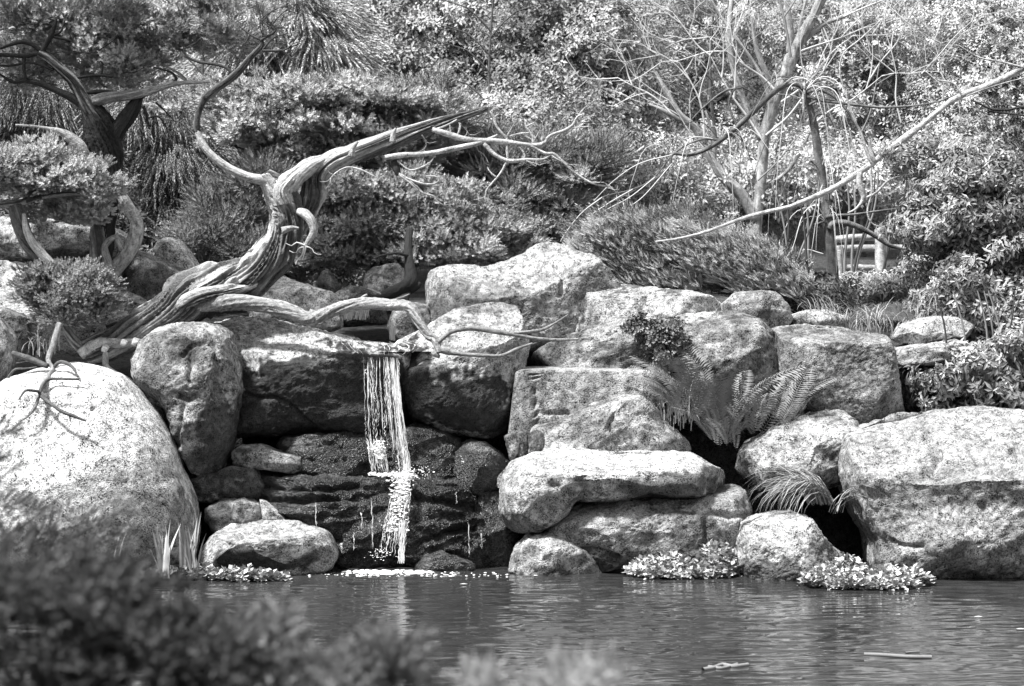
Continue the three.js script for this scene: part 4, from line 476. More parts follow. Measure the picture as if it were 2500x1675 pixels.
// ---------------------------------------------------------------- bare trees at the right
{
  const z = -8, t = thing('bare_tree', 'pale bare tree with several leaning trunks behind the weeping tree', 'tree', P(1840, 600, z)), C = { c: 0.5, c2: 0.34, knob: 0.15, seg: 16, step: 0.05 };
  for (const p of [[[1842, 640, 14], [1850, 520, 13], [1860, 420, 13], [1868, 330, 14], [1890, 250, 15], [1916, 190, 16], [1932, 140, 15], [1956, 92, 15], [1985, 40, 12], [2020, -30, 10]], [[1848, 540, 14], [1810, 476, 15], [1765, 430, 13], [1735, 385, 10], [1718, 350, 9], [1690, 310, 7], [1640, 280, 6], [1585, 254, 4]], [[1722, 350, 10], [1700, 315, 9], [1660, 280, 8], [1630, 230, 7], [1600, 175, 4]], [[1860, 340, 11], [1830, 280, 9], [1800, 200, 8], [1780, 100, 8], [1786, 0, 6]], [[1900, 240, 8], [1876, 190, 7], [1848, 120, 6], [1836, 40, 4]], [[1928, 130, 10], [1930, 70, 8], [1920, 0, 6]], [[1880, 330, 6], [1870, 210, 5], [1760, 40, 3], [1730, -10, 3]], [[1940, 120, 7], [2010, 60, 6], [2060, 40, 5], [2110, 10, 3]], [[1950, 90, 5], [1960, 30, 4], [1975, -20, 3]], [[1850, 470, 6], [1920, 420, 5], [1960, 360, 4], [1985, 300, 3]], [[1745, 390, 5], [1740, 330, 4], [1722, 270, 3]]]) limb(t, 'trunk', p, z, C);
  const r = rng(61);
  for (const [x, y, a, l, w, d] of [[2010, -10, -1.2, 150, 4, 2], [1960, 90, -1.1, 220, 4, 3], [1930, 140, -1.9, 200, 4, 3], [1900, 230, -2.2, 220, 3.6, 3], [1860, 340, -2.0, 240, 3.6, 3], [1990, 300, -0.9, 200, 3, 3], [2060, 40, -0.5, 200, 3, 2], [1800, 200, -1.8, 200, 3.4, 3], [1780, 100, -1.3, 160, 3, 2], [1640, 280, -2.3, 160, 3, 2], [1600, 180, -1.9, 140, 2.4, 2], [1720, 340, -1.5, 200, 3, 3], [1890, 260, -0.6, 260, 3.4, 3], [1870, 330, -0.9, 280, 3.2, 3], [1850, 440, -0.7, 200, 2.6, 2], [1940, 130, -0.2, 240, 3, 3], [1740, 390, -2.2, 180, 2.6, 2], [2100, 330, -1.1, 260, 2.6, 3], [2200, 300, -1.6, 240, 2.4, 3], [2300, 260, -1.3, 220, 2.4, 2], [2250, 180, -0.7, 240, 2.2, 2], [2120, 200, -0.8, 240, 2.4, 2]]) fork(t, 'branch', x, y, a, l, w, z + (r() - 0.5), d, r, { bend: 0.5, side: 0.9 }, r() < 0.8 ? MAT.paleTwig : MAT.greyTwig);
}
{
  const z = -2.4, t = thing('weeping_tree', 'small weeping tree with a thin grey trunk and arching bare branches', 'tree', P(2035, 725, z)), C = { c: 0.09, c2: 0.2, seg: 14 };
  limb(t, 'trunk', [[2046, 745, 20], [2036, 700, 16], [2030, 620, 14], [2022, 540, 13], [2014, 470, 12], [2000, 390, 11], [1988, 310, 10], [1974, 250, 9], [1966, 218, 7]], z, C);
  limb(t, 'pruned_stub', [[1962, 270, 3], [1963, 240, 4], [1964, 204, 4]], z + 0.06, { c: 0.55 });
  for (const p of [[[1966, 220, 7], [1948, 206, 7], [1924, 205, 7], [1896, 220, 7], [1850, 262, 7], [1800, 310, 6], [1760, 342, 6], [1720, 366, 6], [1680, 378, 5], [1642, 376, 4], [1636, 400, 3], [1628, 415, 2.4], [1596, 440, 2.2], [1540, 464, 2], [1470, 482, 1.5], [1430, 510, 1.2]], [[2024, 560, 8], [2034, 546, 8], [2060, 544, 8], [2090, 552, 7], [2130, 572, 6], [2170, 598, 5], [2202, 608, 3]], [[2016, 530, 4], [2040, 526, 4], [2080, 524, 3], [2140, 516, 2.4], [2200, 508, 1.6]], [[1968, 226, 4], [2000, 220, 4], [2030, 232, 4], [2060, 260, 3.5], [2100, 320, 3], [2130, 370, 2.5], [2145, 390, 2]], [[1970, 236, 4], [2010, 246, 4], [2070, 254, 3.5], [2150, 262, 3], [2230, 258, 2.6], [2290, 248, 2], [2340, 228, 1.4]], [[1975, 256, 3], [1996, 246, 3], [2040, 246, 2.4], [2070, 270, 1.8], [2090, 300, 1.2]], [[1800, 312, 3], [1780, 250, 3], [1800, 212, 3], [1830, 222, 2], [1850, 240, 1.5]], [[1810, 214, 3], [1770, 222, 2.6], [1720, 260, 2], [1690, 290, 1.4]], [[1762, 342, 3], [1720, 340, 2.6], [1680, 352, 2.4], [1640, 380, 2], [1600, 430, 1.6], [1540, 470, 1.2], [1480, 500, 1]], [[1986, 300, 3], [1996, 280, 3], [2020, 282, 2.4], [2036, 310, 1.6]], [[2014, 540, 3], [2000, 545, 3], [1988, 548, 2]]]) limb(t, 'branch', p, z + 0.05, { ...C, seg: 8 });
  const r = rng(67), root = [[1966, 222], [1964, 232], [1970, 246], [1900, 220], [1760, 345], [2020, 545], [1990, 330], [2004, 420], [2016, 500], [1640, 380]];
  for (let k = 0; k < 64; k++) {
    const [x, y] = root[Math.floor(r() * root.length)], s = r() < 0.5 ? -1 : 1, w = (20 + r() * 150) * s, h = 10 + r() * 50, d = 60 + r() * 230, big = y < 400, dz = (r() - 0.4) * 0.7;
    const W = big ? w : w * 0.8, Dn = big ? d : Math.min(d, 90 + r() * 60), m = 0.35 + r() * 0.5;
    limb(t, 'twig', [[x, y, 1.9 * m], [x + W * 0.3, y - h * 0.8, 1.7 * m, dz * 0.4], [x + W * 0.62, y - h * 0.5, 1.5 * m, dz * 0.7], [x + W * 0.85, y + Dn * 0.3, 1.2 * m, dz], [x + W, y + Dn * 0.7, 1 * m, dz], [x + W * 1.04, y + Dn, 0.6 * m, dz]], z, { step: 0.07, seg: 4 }, r() < 0.45 ? MAT.paleTwig : r() < 0.5 ? MAT.greyTwig : MAT.darkTwig);
  }
  for (const p of [[[1470, 482], [1420, 520], [1380, 570], [1368, 590]], [[1545, 462], [1480, 500], [1430, 540], [1412, 615]], [[1600, 432], [1540, 480], [1470, 520], [1436, 560]], [[1640, 400], [1570, 480], [1530, 510], [1500, 530]], [[1640, 378], [1560, 400], [1500, 440], [1450, 490]], [[1960, 640], [1930, 660], [1900, 700], [1886, 720]], [[1985, 640], [1950, 668], [1915, 715], [1898, 732]], [[2010, 620], [1960, 610], [1920, 650], [1890, 690]], [[1990, 660], [1950, 690], [1930, 740], [1924, 756]]]) limb(t, 'twig', p.map(([x, y], i) => [x, y, 1.4 - i * 0.25]), z + 0.3, { seg: 5 }, MAT.paleTwig);
}
{
  const z = -1.2, t = thing('leaning_branch', 'long pale bare branch slanting across the weeping tree from the upper right', 'branch', P(2600, 100, z)), C = { c: 0.5, c2: 0.6, seg: 14, knob: 0.25 };
  limb(t, 'stem', [[2700, 40, 9.5], [2600, 100, 9], [2500, 164, 8.5], [2420, 206, 8], [2350, 232, 7.5], [2310, 256, 7], [2262, 296, 7], [2200, 344, 8.5], [2160, 374, 7.5], [2128, 400, 7.5], [2090, 426, 7], [2030, 462, 7], [1980, 484, 6], [1930, 504, 5.5], [1860, 520, 5], [1800, 538, 4.5], [1730, 564, 4], [1660, 582, 3], [1600, 590, 2]], z, C);
  for (const p of [[[2100, 420, 7], [2098, 446, 8], [2105, 470, 7], [2108, 486, 6], [2090, 510, 3], [2070, 520, 2]], [[2106, 486, 3], [2140, 470, 3], [2170, 440, 2], [2240, 420, 1.4]], [[2128, 400, 4], [2116, 370, 4], [2104, 330, 3], [2080, 280, 2.4], [2068, 240, 2], [2050, 170, 2], [2060, 130, 2], [2100, 96, 2], [2150, 50, 1.4]], [[2136, 396, 5], [2128, 376, 5], [2122, 340, 3]], [[2126, 410, 3], [2128, 470, 2.6], [2118, 520, 2.4], [2130, 546, 2], [2160, 556, 1.2]], [[2350, 236, 3], [2330, 205, 2.4], [2290, 195, 1.4]], [[2500, 165, 3], [2440, 150, 2.4], [2390, 140, 2], [2340, 110, 1.2]], [[2360, 234, 2.6], [2420, 212, 2], [2500, 190, 1.4]]]) limb(t, 'twig', p, z + 0.02, { c: 0.48, seg: 8 });
}
{
  const z = -1.6, t = thing('dead_twig', 'dark wavy bare branch at the right edge above the leafy shrub', 'branch', P(2600, 270, z));
  for (const p of [[[2600, 285, 4], [2500, 262, 3.6], [2460, 268, 3.4], [2420, 266, 3], [2390, 252, 2.4], [2370, 244, 1.6]], [[2600, 300, 3], [2500, 282, 3], [2450, 276, 2.6], [2415, 270, 2]], [[2500, 262, 2], [2470, 256, 1.6]], [[2420, 266, 1.6], [2404, 250, 1.2], [2380, 252, 1]]]) limb(t, 'twig', p, z, { c: 0.035, knob: 0.4 });
}
// ---------------------------------------------------------------- wall of foliage far behind, leaf colours raised in place of haze
const back = (label, z, x, pads, geo, o, h = 14) => { const t = thing('background_tree', label, 'tree', P(x, 560, z)), r = rng(o.seed); limb(t, 'trunk', [[x, 640, h], [x + 12, 400, h * 0.8], [x - 6, 200, h * 0.6], [x + 10, -80, h * 0.3]], z, { c: 0.1, step: 0.2, seg: 12 }); for (let k = 0; k < 7; k++) { const a = r() * 400 - 60, s = r() < 0.5 ? -1 : 1; limb(t, 'limb', [[x, a + 60, h * 0.4], [x + s * 60, a, h * 0.3], [x + s * 150, a - 70 + r() * 60, h * 0.12]], z + 0.4, { c: 0.09, step: 0.2, seg: 6 }); } foliage(t, pads.map((p) => [p[0], p[1], p[2], p[3], z + (p[4] ?? 0), p[5] ?? 1.4]), geo, o); return t; };
const F = { clump: 0.3, per: 18, gap: -0.12, fill: 0.6, gf: 1.6, front: 0.1, lump: 0.6 };
back('pale feathery tree filling the upper left corner behind the old juniper', -13, 150, [[60, 60, 200, 150], [250, 60, 180, 140], [120, 230, 170, 130], [420, 150, 150, 150], [330, 330, 150, 100]], SPRIG.far, { ...F, n: 17000, seed: 101, c: 0.42, size: 0.9 });
back('grey bushy tree behind the top of the curved bare limb', -14, 560, [[520, 40, 160, 120], [660, 60, 130, 110], [600, 200, 130, 100], [560, 400, 160, 120], [760, 420, 160, 120]], SPRIG.far, { ...F, n: 16000, seed: 103, c: 0.38, size: 0.9 });
back('large even grey tree at top centre above the flat-topped juniper', -12, 1000, [[900, 80, 170, 130], [1060, 60, 180, 140], [1000, 190, 180, 110], [1180, 140, 150, 130], [1150, 260, 160, 90]], SPRIG.small, { ...F, n: 22000, seed: 107, c: 0.3, size: 1.3 });
back('dark grey bushy tree right of top centre, left of the pale bare tree', -11, 1340, [[1300, 60, 150, 120], [1430, 120, 150, 130], [1330, 210, 160, 120], [1480, 260, 130, 100], [1260, 320, 140, 80]], SPRIG.small, { ...F, n: 22000, seed: 109, c: 0.25, size: 1.3 });
back('light thin-leaved tree behind the pale bare tree', -15, 1700, [[1600, 80, 170, 140], [1780, 60, 170, 130], [1700, 220, 180, 130], [1560, 330, 160, 110], [1800, 380, 180, 120], [1650, 470, 160, 90]], SPRIG.far, { ...F, n: 24000, seed: 113, c: 0.38, size: 0.7, gap: -0.02 });
back('light airy tree at upper right behind the slanting branch', -14, 2100, [[2000, 60, 170, 130], [2180, 80, 170, 140], [2080, 230, 180, 130], [2240, 260, 150, 120], [2040, 400, 170, 110]], SPRIG.far, { ...F, n: 24000, seed: 127, c: 0.4, size: 0.7, gap: -0.02 });
back('bright sparse tree in the upper right corner', -12, 2420, [[2350, 60, 150, 120], [2480, 90, 150, 140], [2420, 230, 150, 120], [2330, 330, 130, 100], [2520, 330, 120, 120]], SPRIG.far, { ...F, n: 24000, seed: 131, c: 0.42, size: 0.65, gap: 0 });
back('low pale shrubbery in front of the bare tree trunks', -9.5, 1740, [[1560, 430, 130, 80], [1700, 480, 150, 80], [1860, 500, 150, 80], [1640, 540, 150, 70], [1980, 450, 130, 110], [2100, 470, 120, 100]], SPRIG.small, { ...F, n: 17000, seed: 137, c: 0.38, size: 1.3, clump: 0.22 }, 6);
back('mid grey shrub behind the middle juniper and the pine', -7.5, 1200, [[1140, 380, 150, 70], [1330, 330, 140, 80], [1460, 420, 120, 100], [1040, 420, 140, 80], [900, 430, 150, 80]], SPRIG.small, { ...F, n: 14000, seed: 139, c: 0.22, size: 1.2, clump: 0.2 }, 6);
back('shrub in the shade behind the left boulders', -5, 500, [[480, 640, 160, 60], [640, 600, 140, 90], [760, 640, 120, 70], [320, 620, 120, 80], [120, 500, 150, 80], [220, 480, 140, 90]], SPRIG.small, { ...F, n: 8000, seed: 149, c: 0.14, size: 1.1, clump: 0.18 }, 6);
// ---------------------------------------------------------------- log rail fence and boards far back
{
  const z = -6.5, t = thing('rail_fence', 'pale log rail fence behind the weeping tree and the spreading juniper', 'fence', P(2160, 700, z)), C = { c: 0.5, c2: 0.4, seg: 14, step: 0.04, knob: 0.06 };
  limb(t, 'rail', [[1300, 590, 9], [1480, 588, 9], [1700, 586, 9]], z, C);
  limb(t, 'rail', [[1330, 622, 8], [1480, 620, 8], [1700, 618, 8]], z, C);
  limb(t, 'rail', [[2030, 586, 9], [2090, 580, 9], [2145, 580, 9]], z, C);
  limb(t, 'rail', [[2030, 608, 9], [2090, 606, 9], [2220, 606, 9]], z, C);
  limb(t, 'post', [[2152, 720, 15], [2151, 620, 15], [2150, 558, 15], [2149, 555, 13]], z + 0.12, C);
  limb(t, 'post', [[2050, 720, 9], [2050, 640, 9], [2050, 600, 9]], z + 0.1, C);
  limb(t, 'post', [[1560, 720, 12], [1560, 620, 12], [1560, 570, 12]], z - 0.14, C);
  limb(t, 'rail', [[2040, 655, 7], [2100, 653, 8], [2150, 655, 7]], z + 0.08, C);
}
{
  const z = -9, t = thing('board_rack', 'pale horizontal boards glimpsed through the conifers under the dead limb', 'boards', P(1165, 460, z));
  for (const [x0, x1, y, h] of [[1060, 1215, 362, 4], [1110, 1215, 372, 4], [1120, 1200, 388, 5], [1128, 1190, 398, 4]]) { const a = P(x0, y, z), b = P(x1, y + h, z), g = new THREE.BoxGeometry(b.x - a.x, M(h * 2, z), 0.12); g.translate((a.x + b.x) / 2, a.y, z + (y % 3) * 0.02); part(t, 'board', g, MAT.cut); }
  for (const x of [1116, 1192]) { const a = P(x, 356, z), b = P(x, 520, z), g = new THREE.BoxGeometry(0.06, a.y - b.y, 0.08); g.translate(a.x, (a.y + b.y) / 2, z - 0.12); part(t, 'post', g, MAT.cut); }
}
// ---------------------------------------------------------------- leafy shrub at the right
{
  const leafy = (label, z, x, y, stems, pads, o) => { const t = thing('leafy_shrub', label, 'shrub', P(x, y, z)), r = rng(o.seed); for (let k = 0; k < stems; k++) { const a = x + (r() - 0.5) * o.w, b = a + (r() - 0.5) * 160; limb(t, 'stem', [[a, y + 20, 4], [mix(a, b, 0.3), y - 100, 3.4], [mix(a, b, 0.7) + 10, y - 210, 2.6], [b, y - 300, 1.6]], z + (r() - 0.5) * 0.4, { step: 0.1, seg: 5 }, r() < 0.5 ? MAT.greyTwig : MAT.darkTwig); } foliage(t, pads.map((p) => [p[0], p[1], p[2], p[3], z + (p[4] ?? 0), p[5] ?? 0.4]), SPRIG.nandina, { mat: MAT.gloss, clump: 0.11, per: 10, gap: -0.14, fill: 0.6, size: 0.9, up: 0.25, c: 0.17, gf: 2.2, ...o }); return t; };
  leafy('tall bushy shrub with pointed glossy leaves along the right edge', -1.1, 2380, 960, 16, [[2400, 430, 130, 90], [2320, 470, 80, 60], [2400, 540, 120, 90], [2260, 560, 70, 60], [2480, 560, 110, 120], [2330, 590, 130, 90, -0.1], [2290, 670, 80, 60], [2420, 700, 130, 100, 0.2], [2340, 780, 130, 80, 0.1], [2480, 820, 90, 110, 0.2], [2250, 400, 90, 50, -0.4]], { n: 23000, seed: 201, w: 240, c: 0.19, size: 0.62, gap: -0.04, clump: 0.09, lump: 0.9 });
  leafy('lower leafy shrub spilling over the right boulder below the tall one', -0.35, 2370, 1010, 9, [[2300, 930, 70, 40], [2400, 900, 90, 60], [2460, 950, 90, 50], [2380, 970, 120, 34], [2280, 985, 70, 24], [2480, 860, 70, 60]], { n: 3600, seed: 203, w: 200, c: 0.24, clump: 0.08, size: 0.68, gap: -0.06, lump: 0.9 });
  leafy('pale fine-leaved low bush beside the fence post and the weeping tree', -3.4, 2150, 720, 6, [[2100, 705, 80, 26], [2190, 700, 90, 30], [2260, 700, 70, 40], [2240, 660, 40, 36]], { n: 3600, seed: 207, w: 200, c: 0.25, clump: 0.09, size: 0.6 });
  leafy('dark low shrub at the foot of the weeping tree trunk', -2.0, 1960, 740, 5, [[1960, 720, 70, 34], [2010, 735, 50, 24], [1900, 700, 40, 30]], { n: 1500, seed: 209, w: 100, c: 0.06, size: 0.7 });
}
// ---------------------------------------------------------------- grasses, ferns, irises, floating leaves
function bladeGeo(L, w, bend, seed, seg = 6) {          // base at the origin, rising along y, arching towards +x
  const r = rng(seed), pts = [], out = []; let a = 0.15 * r(), x = 0, y = 0;
  for (let i = 0; i <= seg; i++) { pts.push([x, y]); x += Math.sin(a) * L / seg; y += Math.cos(a) * L / seg; a += bend / seg * (0.6 + 0.8 * r()); }
  for (let i = 0; i < seg; i++) { const w0 = w * (1 - Math.pow(i / seg, 2)) , w1 = w * (1 - Math.pow((i + 1) / seg, 2)), [x0, y0] = pts[i], [x1, y1] = pts[i + 1], f = 0.25; for (const s of [1, -1]) out.push(x0, y0, s * w0, x0 - f * w0, y0, 0, x1, y1, s * w1, x0 - f * w0, y0, 0, x1 - f * w1, y1, 0, x1, y1, s * w1); }
  return tris(out);
}
const blades = [0, 1, 2, 3, 4, 5].map((k) => bladeGeo(1, 0.011, 1.5 + k * 0.28, 300 + k)), straight = [0, 1, 2].map((k) => bladeGeo(1, 0.045, 0.15 + k * 0.12, 320 + k));
function tussock(label, base, n, o) {
  const t = thing('grass_tussock', label, 'grass', base), r = rng(o.seed);
  for (let k = 0; k < n; k++) { const m = shade(new THREE.Mesh((o.geo ?? blades)[Math.floor(r() * (o.geo ?? blades).length)], o.mat ?? MAT.blade)); m.name = 'blade'; m.position.set((r() - 0.5) * o.w, (r() - 0.6) * (o.w > 0.25 ? 0.12 : 0.04), (r() - 0.5) * (o.dz ?? 0.12)); m.rotation.set((r() - 0.5) * 0.3, (o.turn ?? 0) + (r() - 0.5) * (o.spread ?? 6.2), (r() - 0.5) * 0.3 + (o.tip ?? 0)); const s = o.L * (0.6 + 0.6 * r()); m.scale.set(s, s, s * (o.wide ?? 1)); t.add(m); }
  return t;
}
tussock('arching grass tussock in the cleft behind the pale-crowned pond boulder', P(2005, 1226, 1.0), 190, { seed: 401, w: 0.2, L: 0.66, turn: Math.PI, spread: 2, tip: -0.5, wide: 0.7 });
tussock('few long blades drooping right from the cleft before the massive boulder', P(2040, 1250, 1.1), 12, { seed: 403, w: 0.1, L: 0.5, turn: 0, spread: 1.2, tip: -0.3 });
tussock('wide grass clump spilling over the top of the square-cut block', P(2100, 800, -0.75), 130, { seed: 407, w: 0.62, dz: 0.4, L: 0.34, spread: 6.3 });
tussock('pale grass clump left of the wide one, over the half covered stone', P(2020, 775, -0.8), 70, { seed: 409, w: 0.3, dz: 0.3, L: 0.28, turn: Math.PI, spread: 3 });
tussock('thin grass along the top of the layered stones under the leafy shrub', P(2300, 770, -0.7), 60, { seed: 411, w: 0.55, dz: 0.3, L: 0.26, spread: 6.2 });
tussock('dry straw mop hanging over the round hump left of the upper pool', P(870, 775, -0.5), 150, { seed: 419, w: 0.2, dz: 0.2, L: 0.24, spread: 6.3, mat: MAT.straw, wide: 0.8 });
tussock('sparse dry grass in the dark hollow under the dead tree root', P(95, 850, 0.25), 40, { seed: 421, w: 0.4, dz: 0.3, L: 0.24, spread: 6.3, mat: MAT.straw });
tussock('small grass tuft between the loaf-shaped boulder and the long sloping one', P(1735, 770, -0.7), 22, { seed: 423, w: 0.16, L: 0.14, spread: 6.3 });
tussock('withered curled leaves standing beside the upper pool', P(955, 825, -0.5), 7, { seed: 425, w: 0.06, L: 0.17, spread: 4, mat: MAT.straw, geo: straight, wide: 1.6 });
tussock('dark grass clump at the left foot of the fern beside the slab', P(1640, 1030, 0.35), 60, { seed: 427, w: 0.3, dz: 0.2, L: 0.34, turn: Math.PI, spread: 4 });
tussock('sword-leaved iris clump at the foot of the huge pale boulder, left of the two', P(402, 1405, 1.9), 13, { seed: 431, w: 0.07, L: 0.38, spread: 6.3, mat: MAT.iris, geo: straight }).children.forEach((c) => { c.name = 'leaf'; });
tussock('sword-leaved iris clump beside the flat pale boulder, right of the two', P(466, 1385, 1.55), 17, { seed: 433, w: 0.16, L: 0.36, spread: 6.3, mat: MAT.iris, geo: straight }).children.forEach((c) => { c.name = 'leaf'; });
tussock('two lone sword leaves before the huge pale boulder', P(285, 1360, 2.1), 3, { seed: 437, w: 0.06, L: 0.27, turn: 0.3, spread: 0.5, tip: -0.12, mat: MAT.iris, geo: straight }).children.forEach((c) => { c.name = 'leaf'; });
tussock('narrow leaf tips reaching in from the right edge over the water', P(2545, 1400, 1.7), 9, { seed: 439, w: 0.3, L: 0.5, turn: Math.PI, spread: 1, tip: 0.7, mat: MAT.iris, geo: straight, wide: 0.5 }).children.forEach((c) => { c.name = 'leaf'; });
function frondGeo(seed, n = 30) {                     // unit length, rising along y and arching towards +x
  const r = rng(seed), out = [], pt = (t) => V(0.5 * t * t, t * (1 - 0.22 * t), 0.03 * Math.sin(t * 5 + seed));
  for (let i = 0; i < n; i++) {
    const t = 0.12 + 0.87 * i / n, p = pt(t), d = pt(t + 0.02).sub(p).normalize(), side = V(0, 0, 1), l = 0.16 * Math.sin(Math.PI * Math.pow(1 - t, 0.7)) ** 0.8 + 0.015, w = 0.01;
    const q = pt(t - 0.02); out.push(q.x, q.y, q.z - 0.004, q.x, q.y, q.z + 0.004, p.x, p.y, p.z);
    for (const s of [1, -1]) { const e = side.clone().multiplyScalar(s).addScaledVector(d, 0.45 + 0.15 * r()).normalize(), dr = V(0.02, -0.12 - 0.1 * r(), 0), m = p.clone().addScaledVector(e, l * 0.5).addScaledVector(dr, l * 0.3), tip = p.clone().addScaledVector(e, l).addScaledVector(dr, l), u = d.clone().multiplyScalar(w); for (const k of [1, -1]) { const m2 = m.clone().addScaledVector(u, k); out.push(...p.toArray(), ...m2.toArray(), ...m.clone().add(V(0, 0.003, 0)).toArray(), ...m2.toArray(), ...tip.toArray(), ...m.clone().add(V(0, 0.003, 0)).toArray()); } }
  }
  return tris(out);
}
const fronds = [1, 2, 3].map((k) => frondGeo(500 + k));
function fern(label, base, n, L, seed, o = {}) {
  const t = thing('fern', label, 'fern', base), r = rng(seed);
  for (let k = 0; k < n; k++) { const m = shade(new THREE.Mesh(fronds[k % 3], o.mat ?? MAT.fern)); m.name = 'frond'; m.position.set((r() - 0.5) * 0.42 * L, (r() - 0.6) * 0.12, (r() - 0.5) * 0.24); m.rotation.order = 'YXZ'; m.rotation.set((r() - 0.5) * 1.0, (o.turn ?? 0) + (k / n + 0.3 * r()) * (o.spread ?? 6.28), (r() - 0.6) * 0.6); m.scale.setScalar(L * (0.45 + 0.7 * r())); t.add(m); }
  return t;
}
fern('largest fern with long arching fronds between the slab and the square-cut block', P(1800, 1062, 0.32), 20, 0.8, 511);
fern('fern fronds leaning right against the square-cut block', P(1900, 1040, 0.25), 15, 0.6, 513, { turn: -0.9, spread: 3.2 });
fern('fern fronds rising against the long sloping boulder, left of the largest fern', P(1710, 1020, 0.25), 14, 0.8, 517, { turn: 1.2, spread: 3.6 });
fern('low pale fern fronds hanging over the undercut boulder', P(1765, 1085, 0.5), 14, 0.44, 521, { turn: 2.2, spread: 3.4 });
fern('dark drooping fern fronds beside the right end of the slab', P(1645, 1010, 0.45), 18, 0.46, 523, { turn: 1.8, spread: 3 });
{
  const z = 0.1, t = thing('creeping_plant', 'small-leaved creeper trailing over the long sloping boulder above the fern', 'plant', P(1600, 900, z)), pads = [];
  for (const [x, y, w, h] of [[1570, 800, 44, 22], [1600, 830, 40, 26], [1615, 865, 30, 24], [1650, 800, 30, 14], [1655, 850, 20, 26], [1610, 905, 18, 22]]) pads.push([x, y, w, h, z, 0.06]);
  limb(t, 'stem', [[1570, 795, 1.5], [1600, 830, 1.5], [1618, 880, 1.2], [1612, 930, 1]], z + 0.03, {}, MAT.greyTwig);
  foliage(t, pads, SPRIG.cress, { n: 900, seed: 531, c: 0.14, clump: 0.04, per: 8, gap: -0.3, size: 0.8, fill: 0.9 });
}
// leafy mats on the water: set by plan, flat on y = 0
function mat(label, spots, n, seed, c = 0.34) {
  const r = rng(seed), c0 = V(spots[0][0], 0, spots[0][1]), t = thing('floating_plants', label, 'water plants', c0); t.userData.kind = 'stuff';
  const im = shade(new THREE.InstancedMesh(SPRIG.cress, MAT.leaf, n)); im.name = 'leaves'; im.userData.kind = 'stuff';
  const q = new THREE.Quaternion(), e = new THREE.Euler();
  for (let k = 0; k < n; k++) { const [x, z, rx, rz, h] = spots[Math.floor(r() * spots.length)], a = r() * 6.28, d = Math.sqrt(r()) * (0.85 + 0.3 * N3(Math.cos(a) * 2 + x, Math.sin(a) * 2, seed)); const X = x + Math.cos(a) * d * rx, Z = z + Math.sin(a) * d * rz, Y = LEVEL + h * (1 - d * d) * (0.55 + 0.45 * r()) + 0.004 + 0.03 * N3(X * 9, Z * 9, 2); e.set((r() - 0.5) * 1.1, r() * 6.28, (r() - 0.5) * 1.1); const s = 0.4 + 1.1 * r(); im.setMatrixAt(k, new THREE.Matrix4().compose(V(X - c0.x, Y, Z - c0.z), q.setFromEuler(e), V(s, s, s))); im.setColorAt(k, G(c * (0.3 + 1.2 * r()))); }
  t.add(im); return t;
}
const onWater = (px, z) => P(px, 1390, z).x;
mat('large mound of small round floating leaves between the undercut and the pale-crowned boulder', [[onWater(1680, 1.05), 1.05, 0.42, 0.3, 0.2], [onWater(1600, 1.1), 1.1, 0.24, 0.28, 0.12], [onWater(1750, 1.1), 1.1, 0.22, 0.28, 0.22], [onWater(1660, 1.3), 1.3, 0.4, 0.2, 0.06]], 2600, 541, 0.4);
mat('long raft of small floating leaves before the massive right boulder', [[onWater(2080, 1.9), 1.9, 0.4, 0.24, 0.1], [onWater(2180, 1.85), 1.85, 0.34, 0.2, 0.1], [onWater(2020, 1.95), 1.95, 0.2, 0.2, 0.1], [onWater(2130, 2.1), 2.1, 0.4, 0.16, 0.05], [onWater(2060, 1.75), 1.75, 0.2, 0.14, 0.16]], 2300, 547, 0.38);
mat('small raft of floating leaves before the flat pale boulder', [[onWater(590, 1.5), 1.5, 0.2, 0.16, 0.04], [onWater(650, 1.52), 1.52, 0.16, 0.1, 0.03], [onWater(520, 1.45), 1.45, 0.18, 0.14, 0.05]], 620, 557, 0.34);
mat('dark soggy leaf litter at the foot of the iris clumps', [[onWater(440, 1.35), 1.35, 0.3, 0.2, 0.05], [onWater(380, 1.5), 1.5, 0.25, 0.2, 0.04]], 500, 563, 0.08);
